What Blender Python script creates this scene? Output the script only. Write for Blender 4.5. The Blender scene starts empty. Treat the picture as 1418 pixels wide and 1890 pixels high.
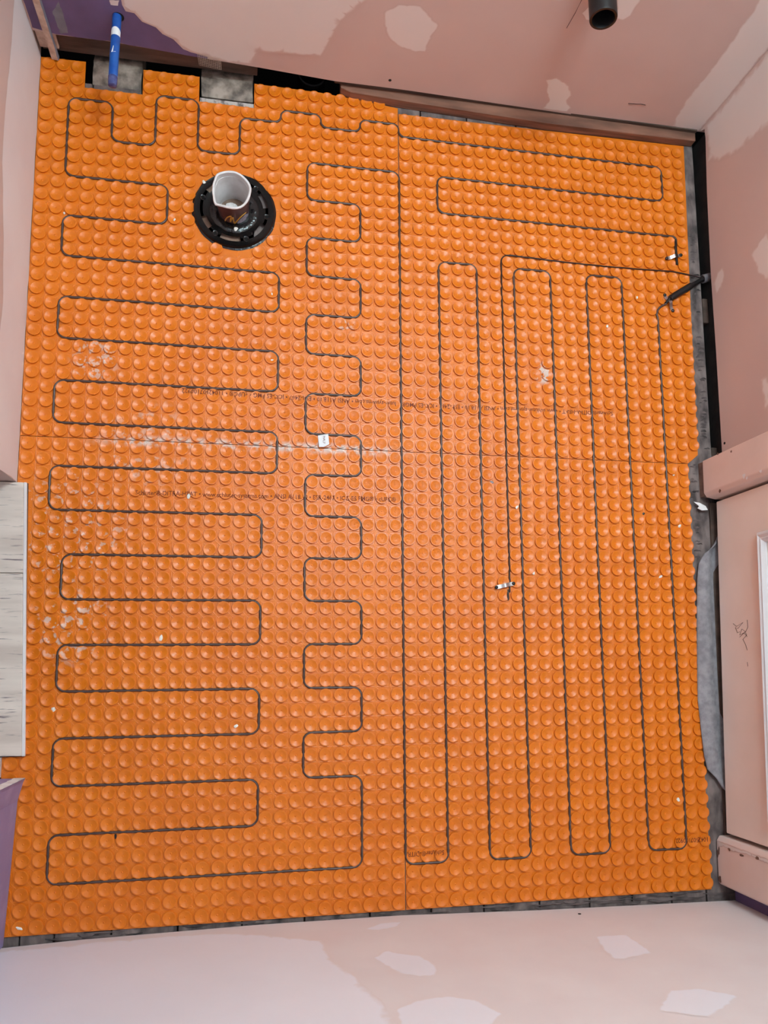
import bpy, bmesh, math, random
from mathutils import Matrix, Vector, noise
random.seed(7)
S = bpy.context.scene
COL = S.collection

# ------------------------------------------------------------------ camera
F, CX, CY, IW, IH = 1450.0, 742.73, 1041.12, 1418.0, 1890.0
RC = Matrix(((0.98245735, -0.00949314, 0.18624561),
             (-0.01504428, 0.99141388, 0.12989297),
             (-0.18587957, -0.13041623, 0.97387904)))      # world -> camera
CAM = Vector((-0.3226, -0.4809, 1.6887))
cd = bpy.data.cameras.new('camera')
cam = bpy.data.objects.new('camera', cd); COL.objects.link(cam)
cam.matrix_world = Matrix.Translation(CAM) @ RC.transposed().to_4x4()
cd.sensor_fit = 'VERTICAL'; cd.sensor_height = 24.0
cd.lens = F / IH * 24.0
cd.shift_x = -(CX - IW / 2) / IH
cd.shift_y = (CY - IH / 2) / IH
cd.clip_start = 0.02; cd.clip_end = 50
S.camera = cam

# ------------------------------------------------------------------ world, lamps, exposure
w = bpy.data.worlds.new('world'); S.world = w; w.use_nodes = True
w.node_tree.nodes['Background'].inputs[0].default_value = (0.95, 0.97, 1.0, 1)
w.node_tree.nodes['Background'].inputs[1].default_value = 0.05
for nm, loc, pw in (('ceiling_bulb', (0.16, 0.55, 2.28), 34.0), ('ceiling_bulb', (0.46, 0.55, 2.28), 34.0)):
    ld = bpy.data.lights.new(nm, 'POINT'); ld.energy = pw; ld.shadow_soft_size = 0.08
    ld.color = (0.68, 0.95, 1.0)
    lo = bpy.data.objects.new(nm, ld); lo.location = loc; COL.objects.link(lo)
S.view_settings.view_transform = 'Standard'
S.view_settings.look = 'None'
S.view_settings.gamma = 1.0
S.view_settings.use_curve_mapping = False
S.view_settings.exposure = 0.0

# ------------------------------------------------------------------ helpers
def ray(x, y):
    return RC.transposed() @ Vector(((x - CX) / F, -(y - CY) / F, -1.0))
def onz(x, y, z=0.0):
    d = ray(x, y); return CAM + d * ((z - CAM.z) / d.z)
def ony(x, y, Y):
    d = ray(x, y); return CAM + d * ((Y - CAM.y) / d.y)
def onx(x, y, X):
    d = ray(x, y); return CAM + d * ((X - CAM.x) / d.x)

def lin(c):
    return tuple(((v / 255) / 12.92 if v / 255 <= 0.04045 else ((v / 255 + 0.055) / 1.055) ** 2.4) for v in c)

def mat(name, rgb, rough=0.6, rgb2=None, scale=30, detail=4, bump=0.0, bscale=60, spec=0.5, metal=0.0, stretch=(1, 1, 1), lo=0.35, hi=0.65, coat=0.0):
    m = bpy.data.materials.new(name); m.use_nodes = True
    nt = m.node_tree; b = nt.nodes['Principled BSDF']
    b.inputs['Base Color'].default_value = (*lin(rgb), 1)
    b.inputs['Roughness'].default_value = rough
    b.inputs['Specular IOR Level'].default_value = spec
    b.inputs['Metallic'].default_value = metal
    b.inputs['Coat Weight'].default_value = coat
    g = nt.nodes.new('ShaderNodeNewGeometry')
    mp = nt.nodes.new('ShaderNodeMapping'); mp.inputs['Scale'].default_value = stretch
    nt.links.new(g.outputs['Position'], mp.inputs['Vector'])
    if rgb2:
        n = nt.nodes.new('ShaderNodeTexNoise'); n.inputs['Scale'].default_value = scale; n.inputs['Detail'].default_value = detail
        nt.links.new(mp.outputs[0], n.inputs['Vector'])
        r = nt.nodes.new('ShaderNodeValToRGB')
        r.color_ramp.elements[0].position = lo; r.color_ramp.elements[0].color = (*lin(rgb), 1)
        r.color_ramp.elements[1].position = hi; r.color_ramp.elements[1].color = (*lin(rgb2), 1)
        nt.links.new(n.outputs['Fac'], r.inputs[0]); nt.links.new(r.outputs[0], b.inputs['Base Color'])
    if bump:
        n2 = nt.nodes.new('ShaderNodeTexNoise'); n2.inputs['Scale'].default_value = bscale; n2.inputs['Detail'].default_value = 5
        nt.links.new(mp.outputs[0], n2.inputs['Vector'])
        bp = nt.nodes.new('ShaderNodeBump'); bp.inputs['Strength'].default_value = bump; bp.inputs['Distance'].default_value = 0.003
        nt.links.new(n2.outputs['Fac'], bp.inputs['Height']); nt.links.new(bp.outputs[0], b.inputs['Normal'])
    return m

def tag(o, label=None, cat=None, group=None, kind=None):
    if label: o['label'] = label
    if cat: o['category'] = cat
    if group: o['group'] = group
    if kind: o['kind'] = kind
    return o

def mesh_obj(name, me, m, parent=None):
    if m and not me.materials: me.materials.append(m)
    o = bpy.data.objects.new(name, me); COL.objects.link(o)
    if parent: o.parent = parent
    return o
def bm_obj(name, bm, m, parent=None, smooth=None):
    me = bpy.data.meshes.new(name); bm.normal_update(); bm.to_mesh(me); bm.free()
    if smooth is not None:
        for p in me.polygons: p.use_smooth = True
        me.set_sharp_from_angle(angle=math.radians(smooth))
    return mesh_obj(name, me, m, parent)
def empty(name, loc=(0, 0, 0)):
    o = bpy.data.objects.new(name, None); o.location = loc; COL.objects.link(o); o.empty_display_size = 0.02
    return o

def prism(bm, pts, z0, z1):
    """vertical prism over the xy outline pts"""
    a = [bm.verts.new((p[0], p[1], z0)) for p in pts]; b = [bm.verts.new((p[0], p[1], z1)) for p in pts]
    n = len(pts); area = sum(pts[i][0] * pts[(i + 1) % n][1] - pts[(i + 1) % n][0] * pts[i][1] for i in range(n))
    if area < 0: a.reverse(); b.reverse()
    bm.faces.new(a[::-1]); bm.faces.new(b)
    for i in range(n):
        j = (i + 1) % n; bm.faces.new((a[i], a[j], b[j], b[i]))
def box(bm, x0, x1, y0, y1, z0, z1):
    prism(bm, [(x0, y0), (x1, y0), (x1, y1), (x0, y1)], z0, z1)
def bevel(bm, w, seg=2):
    bmesh.ops.bevel(bm, geom=list(bm.edges), offset=w, segments=seg, affect='EDGES', profile=0.5)

def tube(bm, pts, r, n=8, cap=True, up=Vector((0, 0, 1))):
    pts = [Vector(p) for p in pts]; rings = []
    rr = r if isinstance(r, (list, tuple)) else [r] * len(pts)
    for i, p in enumerate(pts):
        t = (pts[min(i + 1, len(pts) - 1)] - pts[max(i - 1, 0)]).normalized()
        s = t.cross(up)
        if s.length < 1e-4: s = t.cross(Vector((1, 0, 0)))
        s.normalize(); q = s.cross(t).normalized()
        rings.append([bm.verts.new(p + (s * math.cos(a) + q * math.sin(a)) * rr[i]) for a in [2 * math.pi * k / n for k in range(n)]])
    for a, b in zip(rings, rings[1:]):
        for k in range(n):
            bm.faces.new((a[k], a[(k + 1) % n], b[(k + 1) % n], b[k]))
    if cap:
        bm.faces.new(rings[0][::-1]); bm.faces.new(rings[-1])
    return rings

def lathe(bm, prof, n=48, c=(0, 0, 0), close=False):
    rings = []
    for r, z in prof:
        if r < 1e-6: rings.append([bm.verts.new((c[0], c[1], c[2] + z))])
        else: rings.append([bm.verts.new((c[0] + r * math.cos(2 * math.pi * k / n), c[1] + r * math.sin(2 * math.pi * k / n), c[2] + z)) for k in range(n)])
    if close: rings.append(rings[0])
    for a, b in zip(rings, rings[1:]):
        for k in range(n):
            l = (k + 1) % n
            if len(a) == 1 and len(b) == 1: continue
            if len(a) == 1: bm.faces.new((a[0], b[l], b[k]))
            elif len(b) == 1: bm.faces.new((a[k], a[l], b[0]))
            else: bm.faces.new((a[k], a[l], b[l], b[k]))

def densify(poly, step, jit, seed=0):
    """closed 2D outline with extra, slightly uneven points"""
    rnd = random.Random(seed); out = []
    for i, a in enumerate(poly):
        b = poly[(i + 1) % len(poly)]; L = math.hypot(b[0] - a[0], b[1] - a[1]); n = max(1, int(L / step))
        for k in range(n):
            t = k / n; j = jit if k else jit * 0.4
            out.append((a[0] + (b[0] - a[0]) * t + rnd.uniform(-j, j), a[1] + (b[1] - a[1]) * t + rnd.uniform(-j, j)))
    return out
def cut_up(bm, L):
    for _ in range(8):
        es = [e for e in bm.edges if e.calc_length() > L]
        if not es: break
        bmesh.ops.subdivide_edges(bm, edges=es, cuts=1)
        bmesh.ops.triangulate(bm, faces=[f for f in bm.faces if len(f.verts) > 3])
def patch(name, poly, f, m, parent, step=0.012, jit=0.0015, maxlen=0.06, seed=0, fw=0.0):
    """thin skim over a wall: 2D outline poly (a,b) mapped to 3D by f(a,b)"""
    outl = densify(poly, step, jit, seed)
    bm = bmesh.new(); vs = [bm.verts.new((p[0], p[1], 0)) for p in outl]
    es = [bm.edges.new((vs[i], vs[(i + 1) % len(vs)])) for i in range(len(vs))]
    bmesh.ops.triangle_fill(bm, edges=es, use_beauty=True)
    cut_up(bm, maxlen)
    if fw:
        lay = bm.verts.layers.float.new('feather'); n = len(outl)
        for v in bm.verts:
            d = 9.0
            for i in range(n):
                (ax, ay), (bx_, by) = outl[i], outl[(i + 1) % n]; ex, ey = bx_ - ax, by - ay
                t = max(0.0, min(1.0, ((v.co.x - ax) * ex + (v.co.y - ay) * ey) / max(1e-12, ex * ex + ey * ey)))
                d = min(d, (v.co.x - ax - ex * t) ** 2 + (v.co.y - ay - ey * t) ** 2)
            v[lay] = min(1.0, math.sqrt(d) / fw)
    for v in bm.verts: v.co = Vector(f(v.co.x, v.co.y))
    return bm_obj(name, bm, m, parent)

# ------------------------------------------------------------------ materials
M = {}
M['pink'] = mat('pink wall paint', (211, 184, 177), 0.5, (204, 176, 170), 3.0, 3, 0.06, 160, spec=0.35)  # dimmer light of the back and right walls is put into this tone
M['mud'] = mat('joint compound', (232, 219, 215), 0.55, (225, 211, 207), 5, 4, 0.08, 60, spec=0.35)
M['mud_light'] = mat('pale joint compound', (238, 240, 242), 0.45, (232, 233, 237), 5, 4, 0.08, 60, spec=0.4)
M['mud_wet'] = mat('thick joint compound', (232, 224, 220), 0.35, (216, 204, 198), 25, 4, 0.3, 70, spec=0.5)
M['pink_lit'] = mat('lit pink wall paint', (232, 223, 224), 0.5, (227, 215, 216), 6, 4, 0.06, 120, spec=0.35)  # same paint as pink, lightened to hold the stronger light on it
M['purple'] = mat('purple drywall paper', (112, 94, 134), 0.6, (102, 86, 122), 14, 4, 0.06, 160, spec=0.3)
M['purple_light'] = mat('lighter purple drywall paper', (148, 136, 180), 0.5, (166, 154, 192), 22, 5, 0.06, 160, spec=0.35, lo=0.5, hi=0.75)  # lighter than the back wall's purple, with random paler blotches
M['gypsum'] = mat('gypsum edge', (250, 244, 244), 0.8, (234, 222, 220), 60, 4, 0.4, 140)
M['gyp_brown'] = mat('cut drywall edge', (214, 186, 170), 0.8, (184, 152, 136), 60, 4, 0.5, 140)
M['blue_grey'] = mat('grey drywall back paper', (128, 128, 140), 0.7, (112, 110, 122), 30, 4, 0.1, 100)
M['wood_dark'] = mat('old brown timber', (96, 74, 64), 0.75, (66, 49, 41), 30, 5, 0.3, 80, stretch=(0.25, 1, 2))
M['wood_red'] = mat('red brown timber', (146, 98, 78), 0.7, (100, 64, 50), 30, 5, 0.3, 80, stretch=(0.2, 1, 3))
M['wood_shadow'] = mat('stained timber with shade tone', (46, 40, 38), 0.85, (28, 24, 24), 24, 5, 0.3, 60)  # dark tone holds stain plus the shade of the recess
M['subfloor'] = mat('grey weathered subfloor', (134, 116, 112), 0.8, (70, 59, 58), 38, 6, 0.6, 90, stretch=(1, 0.5, 1))
M['block'] = mat('grey weathered block', (170, 150, 137), 0.6, (94, 79, 70), 40, 6, 0.5, 110)
M['splinter'] = mat('dark splintered wood', (112, 96, 94), 0.85, (52, 44, 44), 50, 6, 0.6, 120, stretch=(0.4, 1, 1))
M['lip'] = mat('plaster stained wood', (196, 182, 176), 0.8, (112, 100, 96), 70, 5, 0.5, 120, lo=0.45, hi=0.6)
M['pit'] = mat('dark crawl space', (9, 8, 8), 0.95)  # near-black colour carries the darkness of the void and of holes
M['cable'] = mat('brown heating cable', (84, 62, 56), 0.38, (72, 52, 48), 60, 2, spec=0.5)
M['black'] = mat('black plastic', (22, 20, 21), 0.35, (34, 31, 32), 60, 3, spec=0.5)
M['wire'] = mat('black sensor wire', (40, 18, 18), 0.4)
M['gloss_black'] = mat('glossy black plastic', (16, 15, 16), 0.16, (30, 28, 30), 80, 4, 0.5, 130, spec=0.6)
M['smooth_black'] = mat('smooth black plastic', (20, 19, 20), 0.2, (34, 32, 33), 30, 3, 0.06, 60, spec=0.6)
M['metal'] = mat('zinc strap', (200, 196, 196), 0.3, None, metal=1.0)
M['conduit'] = mat('grey conduit', (132, 124, 126), 0.45, (108, 100, 104), 50, 3)
M['blue'] = mat('blue water pipe', (36, 92, 172), 0.3, (28, 72, 150), 40, 3, spec=0.5)
M['blue_clear'] = mat('dark blue pipe end', (52, 60, 112), 0.2, (90, 96, 140), 60, 3)
M['white'] = mat('white print', (232, 228, 230), 0.6)
M['white_paint'] = mat('white gloss paint', (226, 222, 224), 0.4)
M['cup_out'] = mat('dark brown card', (92, 62, 60), 0.4, (78, 50, 50), 30, 3, spec=0.4)
M['cup_in'] = mat('white paper', (232, 224, 224), 0.6, (214, 204, 202), 40, 4)
M['gold'] = mat('gold print', (206, 152, 52), 0.4)
M['ink'] = mat('dark red brown ink', (118, 46, 20), 0.7)
M['ink_black'] = mat('dark ink', (70, 40, 36), 0.8)
M['badge'] = mat('pale lilac print', (196, 192, 206), 0.5, (150, 148, 172), 200, 2)
M['felt'] = mat('grey fleece', (156, 148, 152), 0.95, (130, 123, 128), 60, 6, 0.3, 300)
M['chip'] = mat('white debris', (236, 228, 220), 0.8)
M['chip_grey'] = mat('grey debris', (150, 140, 140), 0.8)
M['tan'] = mat('tan plywood', (150, 118, 100), 0.8, (120, 92, 78), 40, 4)
M['casing'] = mat('chipped pink trim paint', (232, 209, 201), 0.5, (225, 201, 192), 8, 5, 0.15, 60, spec=0.35)
M['door'] = mat('pink door enamel', (243, 228, 220), 0.45, (236, 220, 211), 6, 4, 0.08, 60, spec=0.4)
M['raw'] = mat('bare brown timber', (138, 104, 90), 0.75, (104, 76, 66), 30, 4, 0.2, 80)

def feathered(name, base, top, rough=0.5):
    m = mat(name, base, rough, bump=0.07, bscale=90, spec=0.35)
    nt = m.node_tree; b = nt.nodes['Principled BSDF']
    at = nt.nodes.new('ShaderNodeAttribute'); at.attribute_name = 'feather'
    n = nt.nodes.new('ShaderNodeTexNoise'); n.inputs['Scale'].default_value = 45; n.inputs['Detail'].default_value = 6
    g = nt.nodes.new('ShaderNodeNewGeometry'); nt.links.new(g.outputs['Position'], n.inputs['Vector'])
    ad = nt.nodes.new('ShaderNodeMath'); ad.operation = 'MULTIPLY_ADD'; nt.links.new(n.outputs['Fac'], ad.inputs[0]); ad.inputs[1].default_value = 1.0
    sb = nt.nodes.new('ShaderNodeMath'); sb.operation = 'SUBTRACT'; nt.links.new(at.outputs['Fac'], sb.inputs[0]); sb.inputs[1].default_value = 0.5
    nt.links.new(sb.outputs[0], ad.inputs[2])
    r = nt.nodes.new('ShaderNodeMapRange'); r.interpolation_type = 'SMOOTHSTEP'; r.inputs['From Min'].default_value = 0.12; r.inputs['From Max'].default_value = 0.62
    nt.links.new(ad.outputs[0], r.inputs['Value'])
    n2 = nt.nodes.new('ShaderNodeTexNoise'); n2.inputs['Scale'].default_value = 6; n2.inputs['Detail'].default_value = 4; nt.links.new(g.outputs['Position'], n2.inputs['Vector'])
    v = nt.nodes.new('ShaderNodeMix'); v.data_type = 'RGBA'; nt.links.new(n2.outputs['Fac'], v.inputs['Factor'])
    v.inputs['A'].default_value = (*lin(top), 1); v.inputs['B'].default_value = (*lin(tuple(c * 0.955 for c in top)), 1)
    mx = nt.nodes.new('ShaderNodeMix'); mx.data_type = 'RGBA'
    nt.links.new(r.outputs[0], mx.inputs['Factor']); mx.inputs['A'].default_value = (*lin(base), 1); nt.links.new(v.outputs['Result'], mx.inputs['B'])
    nt.links.new(mx.outputs['Result'], b.inputs['Base Color'])
    return m
M['mud_f'] = feathered('skim on pink paint', (207, 180, 173), (232, 219, 215))
M['mud_lf'] = feathered('lit skim on lit pink paint', (229, 219, 220), (242, 241, 250), 0.42)  # front wall skim, its brighter light worked into both colours
M['mud_wf'] = feathered('thick skim on pink paint', (207, 180, 173), (234, 224, 219), 0.35)

# rustic whitewashed floor board
def whitewash():
    m = mat('whitewashed board', (232, 214, 204), 0.5, (208, 188, 178), 26, 6, 0.15, 120, stretch=(0.18, 1.4, 1))
    nt = m.node_tree; b = nt.nodes['Principled BSDF']
    src = b.inputs['Base Color'].links[0].from_socket
    g = nt.nodes.new('ShaderNodeNewGeometry'); mp = nt.nodes.new('ShaderNodeMapping'); mp.inputs['Scale'].default_value = (16, 190, 1)
    mp.inputs['Location'].default_value = (3.1, 1.7, 0)
    n = nt.nodes.new('ShaderNodeTexNoise'); n.inputs['Scale'].default_value = 1.0; n.inputs['Detail'].default_value = 6
    nt.links.new(g.outputs['Position'], mp.inputs['Vector']); nt.links.new(mp.outputs[0], n.inputs['Vector'])
    r = nt.nodes.new('ShaderNodeValToRGB'); r.color_ramp.elements[0].position = 0.60; r.color_ramp.elements[1].position = 0.70
    r.color_ramp.elements[0].color = (0, 0, 0, 1); r.color_ramp.elements[1].color = (0.9, 0.9, 0.9, 1)
    nt.links.new(n.outputs['Fac'], r.inputs[0])
    mx = nt.nodes.new('ShaderNodeMix'); mx.data_type = 'RGBA'
    nt.links.new(r.outputs[0], mx.inputs['Factor']); nt.links.new(src, mx.inputs['A']); mx.inputs['B'].default_value = (*lin((112, 92, 98)), 1)
    nt.links.new(mx.outputs['Result'], b.inputs['Base Color'])
    return m
M['whitewash'] = whitewash()

# orange membrane: plastic, moulded grid lines, dusty seam and a few dirty spots
PITCH = 0.0307
def orange():
    m = bpy.data.materials.new('orange membrane plastic'); m.use_nodes = True
    nt = m.node_tree; L = nt.links; b = nt.nodes['Principled BSDF']
    b.inputs['Roughness'].default_value = 0.36; b.inputs['Specular IOR Level'].default_value = 0.5
    g = nt.nodes.new('ShaderNodeNewGeometry')
    def math_(op, *a):
        n = nt.nodes.new('ShaderNodeMath'); n.operation = op
        for i, v in enumerate(a):
            if isinstance(v, (int, float)): n.inputs[i].default_value = v
            else: L.new(v, n.inputs[i])
        return n.outputs[0]
    def noise_(s, d=4, vec=None):
        n = nt.nodes.new('ShaderNodeTexNoise'); n.inputs['Scale'].default_value = s; n.inputs['Detail'].default_value = d
        L.new(vec or g.outputs['Position'], n.inputs['Vector']); return n.outputs['Fac']
    def sst(v, a, c):
        n = nt.nodes.new('ShaderNodeMapRange'); n.interpolation_type = 'SMOOTHSTEP'
        n.inputs['From Min'].default_value = a; n.inputs['From Max'].default_value = c; L.new(v, n.inputs['Value']); return n.outputs[0]
    def mix_(f, A, B):
        n = nt.nodes.new('ShaderNodeMix'); n.data_type = 'RGBA'; L.new(f, n.inputs['Factor'])
        for s, v in (('A', A), ('B', B)):
            if isinstance(v, tuple): n.inputs[s].default_value = (*lin(v), 1)
            else: L.new(v, n.inputs[s])
        return n.outputs['Result']
    sp = nt.nodes.new('ShaderNodeSeparateXYZ'); L.new(g.outputs['Position'], sp.inputs[0])
    x, y = sp.outputs[0], sp.outputs[1]
    base = mix_(sst(noise_(7, 5), 0.3, 0.7), (228, 118, 15), (221, 111, 12))
    # dried dust along the cross seam (left half) and scattered smears on the left sheets
    seam = math_('MULTIPLY', sst(math_('ABSOLUTE', math_('ADD', y, 0.001)), 0.017, 0.002), sst(noise_(70, 6), 0.42, 0.62))
    seam = math_('MULTIPLY', seam, math_('MULTIPLY', sst(x, -0.70, -0.56), sst(x, 0.05, -0.10)))
    def blob(cx, cy, r, lo, hi, s, amt):
        d = math_('SQRT', math_('ADD', math_('POWER', math_('SUBTRACT', x, cx), 2.0), math_('POWER', math_('SUBTRACT', y, cy), 2.0)))
        return math_('MULTIPLY', math_('MULTIPLY', sst(d, r, r * 0.45), sst(noise_(s, 5), lo, hi)), amt)
    dust = seam
    for a in ((-0.70, -0.20, 0.16, 0.58, 0.66, 75, 0.6), (-0.68, -0.39, 0.10, 0.56, 0.64, 70, 0.7), (-0.66, 0.17, 0.06, 0.52, 0.6, 80, 0.7),
              (0.345, 0.205, 0.034, 0.50, 0.56, 60, 0.95), (-0.13, 0.29, 0.03, 0.55, 0.62, 80, 0.6), (-0.55, -0.01, 0.12, 0.55, 0.66, 60, 0.5)):
        dust = math_('MAXIMUM', dust, blob(*a))
    col = mix_(dust, base, (216, 190, 178))
    L.new(col, b.inputs['Base Color'])
    L.new(math_('ADD', 0.33, math_('MULTIPLY', noise_(40, 4), 0.12)), b.inputs['Roughness'])
    # moulded relief on the channel floor: fine grid lines and diagonals at the crossings
    def dline(v):  # distance to the nearest grid line in pitches
        f_ = math_('FRACT', math_('ADD', math_('DIVIDE', v, PITCH), 0.5)); return math_('ABSOLUTE', math_('SUBTRACT', f_, 0.5))
    du, dv = dline(x), dline(y)
    ridge = math_('MAXIMUM', sst(du, 0.035, 0.0), sst(dv, 0.035, 0.0))
    diag = math_('MULTIPLY', sst(math_('ABSOLUTE', math_('SUBTRACT', du, dv)), 0.05, 0.0), sst(math_('MAXIMUM', du, dv), 0.26, 0.1))
    h = math_('ADD', math_('MAXIMUM', ridge, diag), math_('MULTIPLY', noise_(120, 3), 0.06))
    bp = nt.nodes.new('ShaderNodeBump'); bp.inputs['Strength'].default_value = 0.35; bp.inputs['Distance'].default_value = 0.0008
    L.new(h, bp.inputs['Height']); L.new(bp.outputs[0], b.inputs['Normal'])
    return m
M['orange'] = orange()

# ------------------------------------------------------------------ the room
WB = 0.862          # back wall face
WR = 0.775          # right wall face
WL = -0.800         # left wall face
HT = 2.42
def front_y(x):     # the front wall bows a little
    k = [(-0.95, -1.004), (-0.80, -1.0), (-0.637, -0.994), (-0.30, -0.989), (-0.012, -0.990), (0.294, -0.999), (0.80, -1.008), (1.2, -1.01)]
    for a, b in zip(k, k[1:]):
        if x <= b[0]: return a[1] + (b[1] - a[1]) * (x - a[0]) / (b[0] - a[0])
    return k[-1][1]

# subfloor: crawl space bottom plus boards
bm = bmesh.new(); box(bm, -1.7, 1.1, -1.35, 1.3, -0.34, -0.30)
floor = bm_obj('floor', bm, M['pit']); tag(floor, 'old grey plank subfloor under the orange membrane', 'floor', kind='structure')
joints = [-0.80, -0.752, -0.69, -0.585, -0.46, -0.335, -0.21, -0.075, 0.055, 0.17, 0.295, 0.41, 0.51, 0.605, 0.69, 0.772]
for i, (a, b) in enumerate(zip(joints, joints[1:])):
    r = random.Random(i)
    y1 = 0.812 if a < -0.52 else (0.798 if a < -0.16 else 0.93)
    bm = bmesh.new(); box(bm, a + 0.0015, b - 0.0015, -1.06, y1, -0.024, -0.0012 - r.random() * 0.002); bevel(bm, 0.0012, 1)
    bm_obj('plank', bm, M['subfloor'], floor)
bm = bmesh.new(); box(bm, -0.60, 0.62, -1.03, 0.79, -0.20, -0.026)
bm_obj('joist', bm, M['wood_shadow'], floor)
# rough splinters of old boards along the front edge, saw ridges along the right edge
def shard(bm, x0, x1, y0, y1, z0, z1, r):
    n = 5; a = []; b = []
    for k in range(n + 1):
        x = x0 + (x1 - x0) * k / n; e = math.sin(math.pi * k / n) ** 0.5
        a.append(bm.verts.new((x, y0 + r.uniform(-0.0012, 0.0012), z0))); b.append(bm.verts.new((x, y0 + (y1 - y0) * (0.25 + 0.75 * e) + r.uniform(-0.001, 0.001), z0 + (z1 - z0) * e)))
    for k in range(n): bm.faces.new((a[k], a[k + 1], b[k + 1], b[k]))
bm = bmesh.new(); r = random.Random(3)
for k in range(60):
    x = r.uniform(-0.77, 0.70); y = -0.984 - r.uniform(0.0, 0.016)
    shard(bm, x, x + r.uniform(0.02, 0.09), y, y - r.uniform(0.002, 0.005), -0.0006, r.uniform(0.0006, 0.003), r)
bmesh.ops.recalc_face_normals(bm, faces=bm.faces)
bm_obj('splinter', bm, M['splinter'], floor)['kind'] = 'stuff'
bm = bmesh.new(); r = random.Random(5)
for k in range(70):
    y = r.uniform(-0.26, 0.62); xa = 0.742 if y > 0.0 else 0.706; x0 = xa + r.uniform(0, 0.012)
    shard(bm, x0, min(x0 + r.uniform(0.008, 0.02), 0.768), y, y + r.uniform(0.002, 0.004), -0.0006, r.uniform(0.0003, 0.0014), r)
bmesh.ops.recalc_face_normals(bm, faces=bm.faces)
bm_obj('saw_ridge', bm, M['splinter'], floor)['kind'] = 'stuff'

# back wall, its lower edge is torn unevenly
lower = [(70, 55), (105, 64), (200, 76), (390, 110), (480, 125), (620, 150), (740, 165), (1000, 203), (1200, 232), (1298, 245)]
low = [(p.x, p.z) for p in (ony(x, y, WB) for x, y in lower)]
low[0] = (-0.86, 0.078); low[-1] = (0.79, 0.027)
bm = bmesh.new()
prof = low + [(0.79, HT), (-0.86, HT)]
prism(bm, prof, 0, 0.0127)
for v in bm.verts: v.co = Vector((v.co.x, WB + 0.0127 - v.co.z, v.co.y))
bmesh.ops.recalc_face_normals(bm, faces=bm.faces)
wall_back = bm_obj('wall_back', bm, M['pink']); tag(wall_back, 'pink drywall back wall above the torn lower edge', 'wall', kind='structure')
fb = lambda o: (lambda a, b: (a, WB - o, b))
def back_poly(pts): return [(p.x, p.z) for p in (ony(x, y, WB) for x, y in pts)]
# purple board left bare
pl = back_poly([(392, 108), (384, 104), (352, 96), (338, 90), (320, 72), (300, 62), (288, 50), (262, 40), (248, 24), (232, 20), (226, 8), (224, 0)])
pl = [(-0.797, 0.080), (-0.751, 0.070), (-0.647, 0.0705), (-0.44, 0.0563)] + pl[1:] + [(-0.612, 0.27), (-0.63, 0.60), (-0.66, 0.95), (-0.797, 0.95)]
patch('bare_board', pl, fb(0.0004), M['purple'], wall_back, 0.02, 0.001, seed=1)['label'] = 'bare purple drywall paper'
# pale skim between the purple board and the pink paint
sk = back_poly([(392, 109), (384, 104), (352, 96), (338, 90), (320, 72), (300, 62), (288, 50), (262, 40), (248, 24), (232, 20), (226, 8), (224, 0)])
sk += [(-0.612, 0.27), (-0.63, 0.60), (-0.66, 0.95), (0.05, 0.95), (0.0, 0.6), (-0.07, 0.32)]
sk += back_poly([(680, 0), (655, 18), (630, 40), (612, 70), (592, 104), (540, 100), (478, 95), (466, 118), (462, 121)]) + back_poly([(412, 112)])
patch('plaster_skim', sk, fb(0.0007), M['mud_f'], wall_back, 0.02, 0.002, 0.03, seed=2, fw=0.012)
for i, (pp, mm) in enumerate((
        ([(708, 20), (740, 6), (778, 10), (811, 46), (800, 64), (786, 95), (768, 97), (740, 88), (718, 72), (708, 48)], 'mud_f'),
        ([(1006, 146), (1030, 142), (1052, 158), (1056, 176), (1048, 186), (1056, 200), (1046, 208), (1020, 204), (998, 202), (1012, 188)], 'mud_wf'),
        ([(1135, 34), (1150, 40), (1165, 30), (1186, 0), (1180, -25), (1140, -20)], 'mud_f'),
        ([(1075, 24), (1090, 10), (1092, 36), (1082, 36)], 'mud'),
        ([(202, 0), (220, 0), (218, 10), (204, 8)], 'mud'),
        ([(96, 20), (108, 2), (118, 30), (126, 60), (112, 62)], 'blue_grey'))):
    patch('plaster_patch', back_poly(pp), fb(0.0009 if mm in ('blue_grey', 'mud') else 0.0003), M[mm], wall_back, 0.006, 0.0012, 0.008, seed=10 + i, fw=0.009 if mm.endswith('f') else 0)
cb = back_poly([(1238, 233), (1262, 190), (1300, 142), (1345, 82), (1400, 0)]) + [(0.70, 0.6), (0.66, 1.0), (0.7745, 1.0), (0.7745, 0.03)] + back_poly([(1272, 241)])
patch('corner_skim', cb, fb(0.0003), M['mud_f'], wall_back, 0.02, 0.0015, 0.02, seed=4, fw=0.01)
def disc(name, c, nrm, r, m, parent, n=14, th=0.0008):
    nrm = Vector(nrm).normalized(); c = Vector(c)
    bm = bmesh.new(); tube(bm, [c - nrm * 0.0005, c + nrm * th], r, n, up=Vector((0.3, 0.5, 0.81)))
    return bm_obj(name, bm, m, parent)
p = ony(720, 148, WB); disc('screw_head', p, (0, -1, 0), 0.0035, M['pit'], wall_back)
# scratch, crayon mark on the back wall
def scratch(name, pts, f, r, m, parent):
    bm = bmesh.new(); tube(bm, [f(*q) for q in pts], r, 5); return bm_obj(name, bm, m, parent)
scratch('pencil_line', [(1046, 52), (1062, 24), (1074, 0), (1084, -22)], lambda x, y: ony(x, y, WB - 0.0003), 0.0006, M['ink_black'], wall_back)
scratch('scratch', [(1160, 191), (1175, 192), (1184, 192), (1192, 194)], lambda x, y: ony(x, y, WB - 0.0003), 0.0009, M['ink_black'], wall_back)
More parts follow.
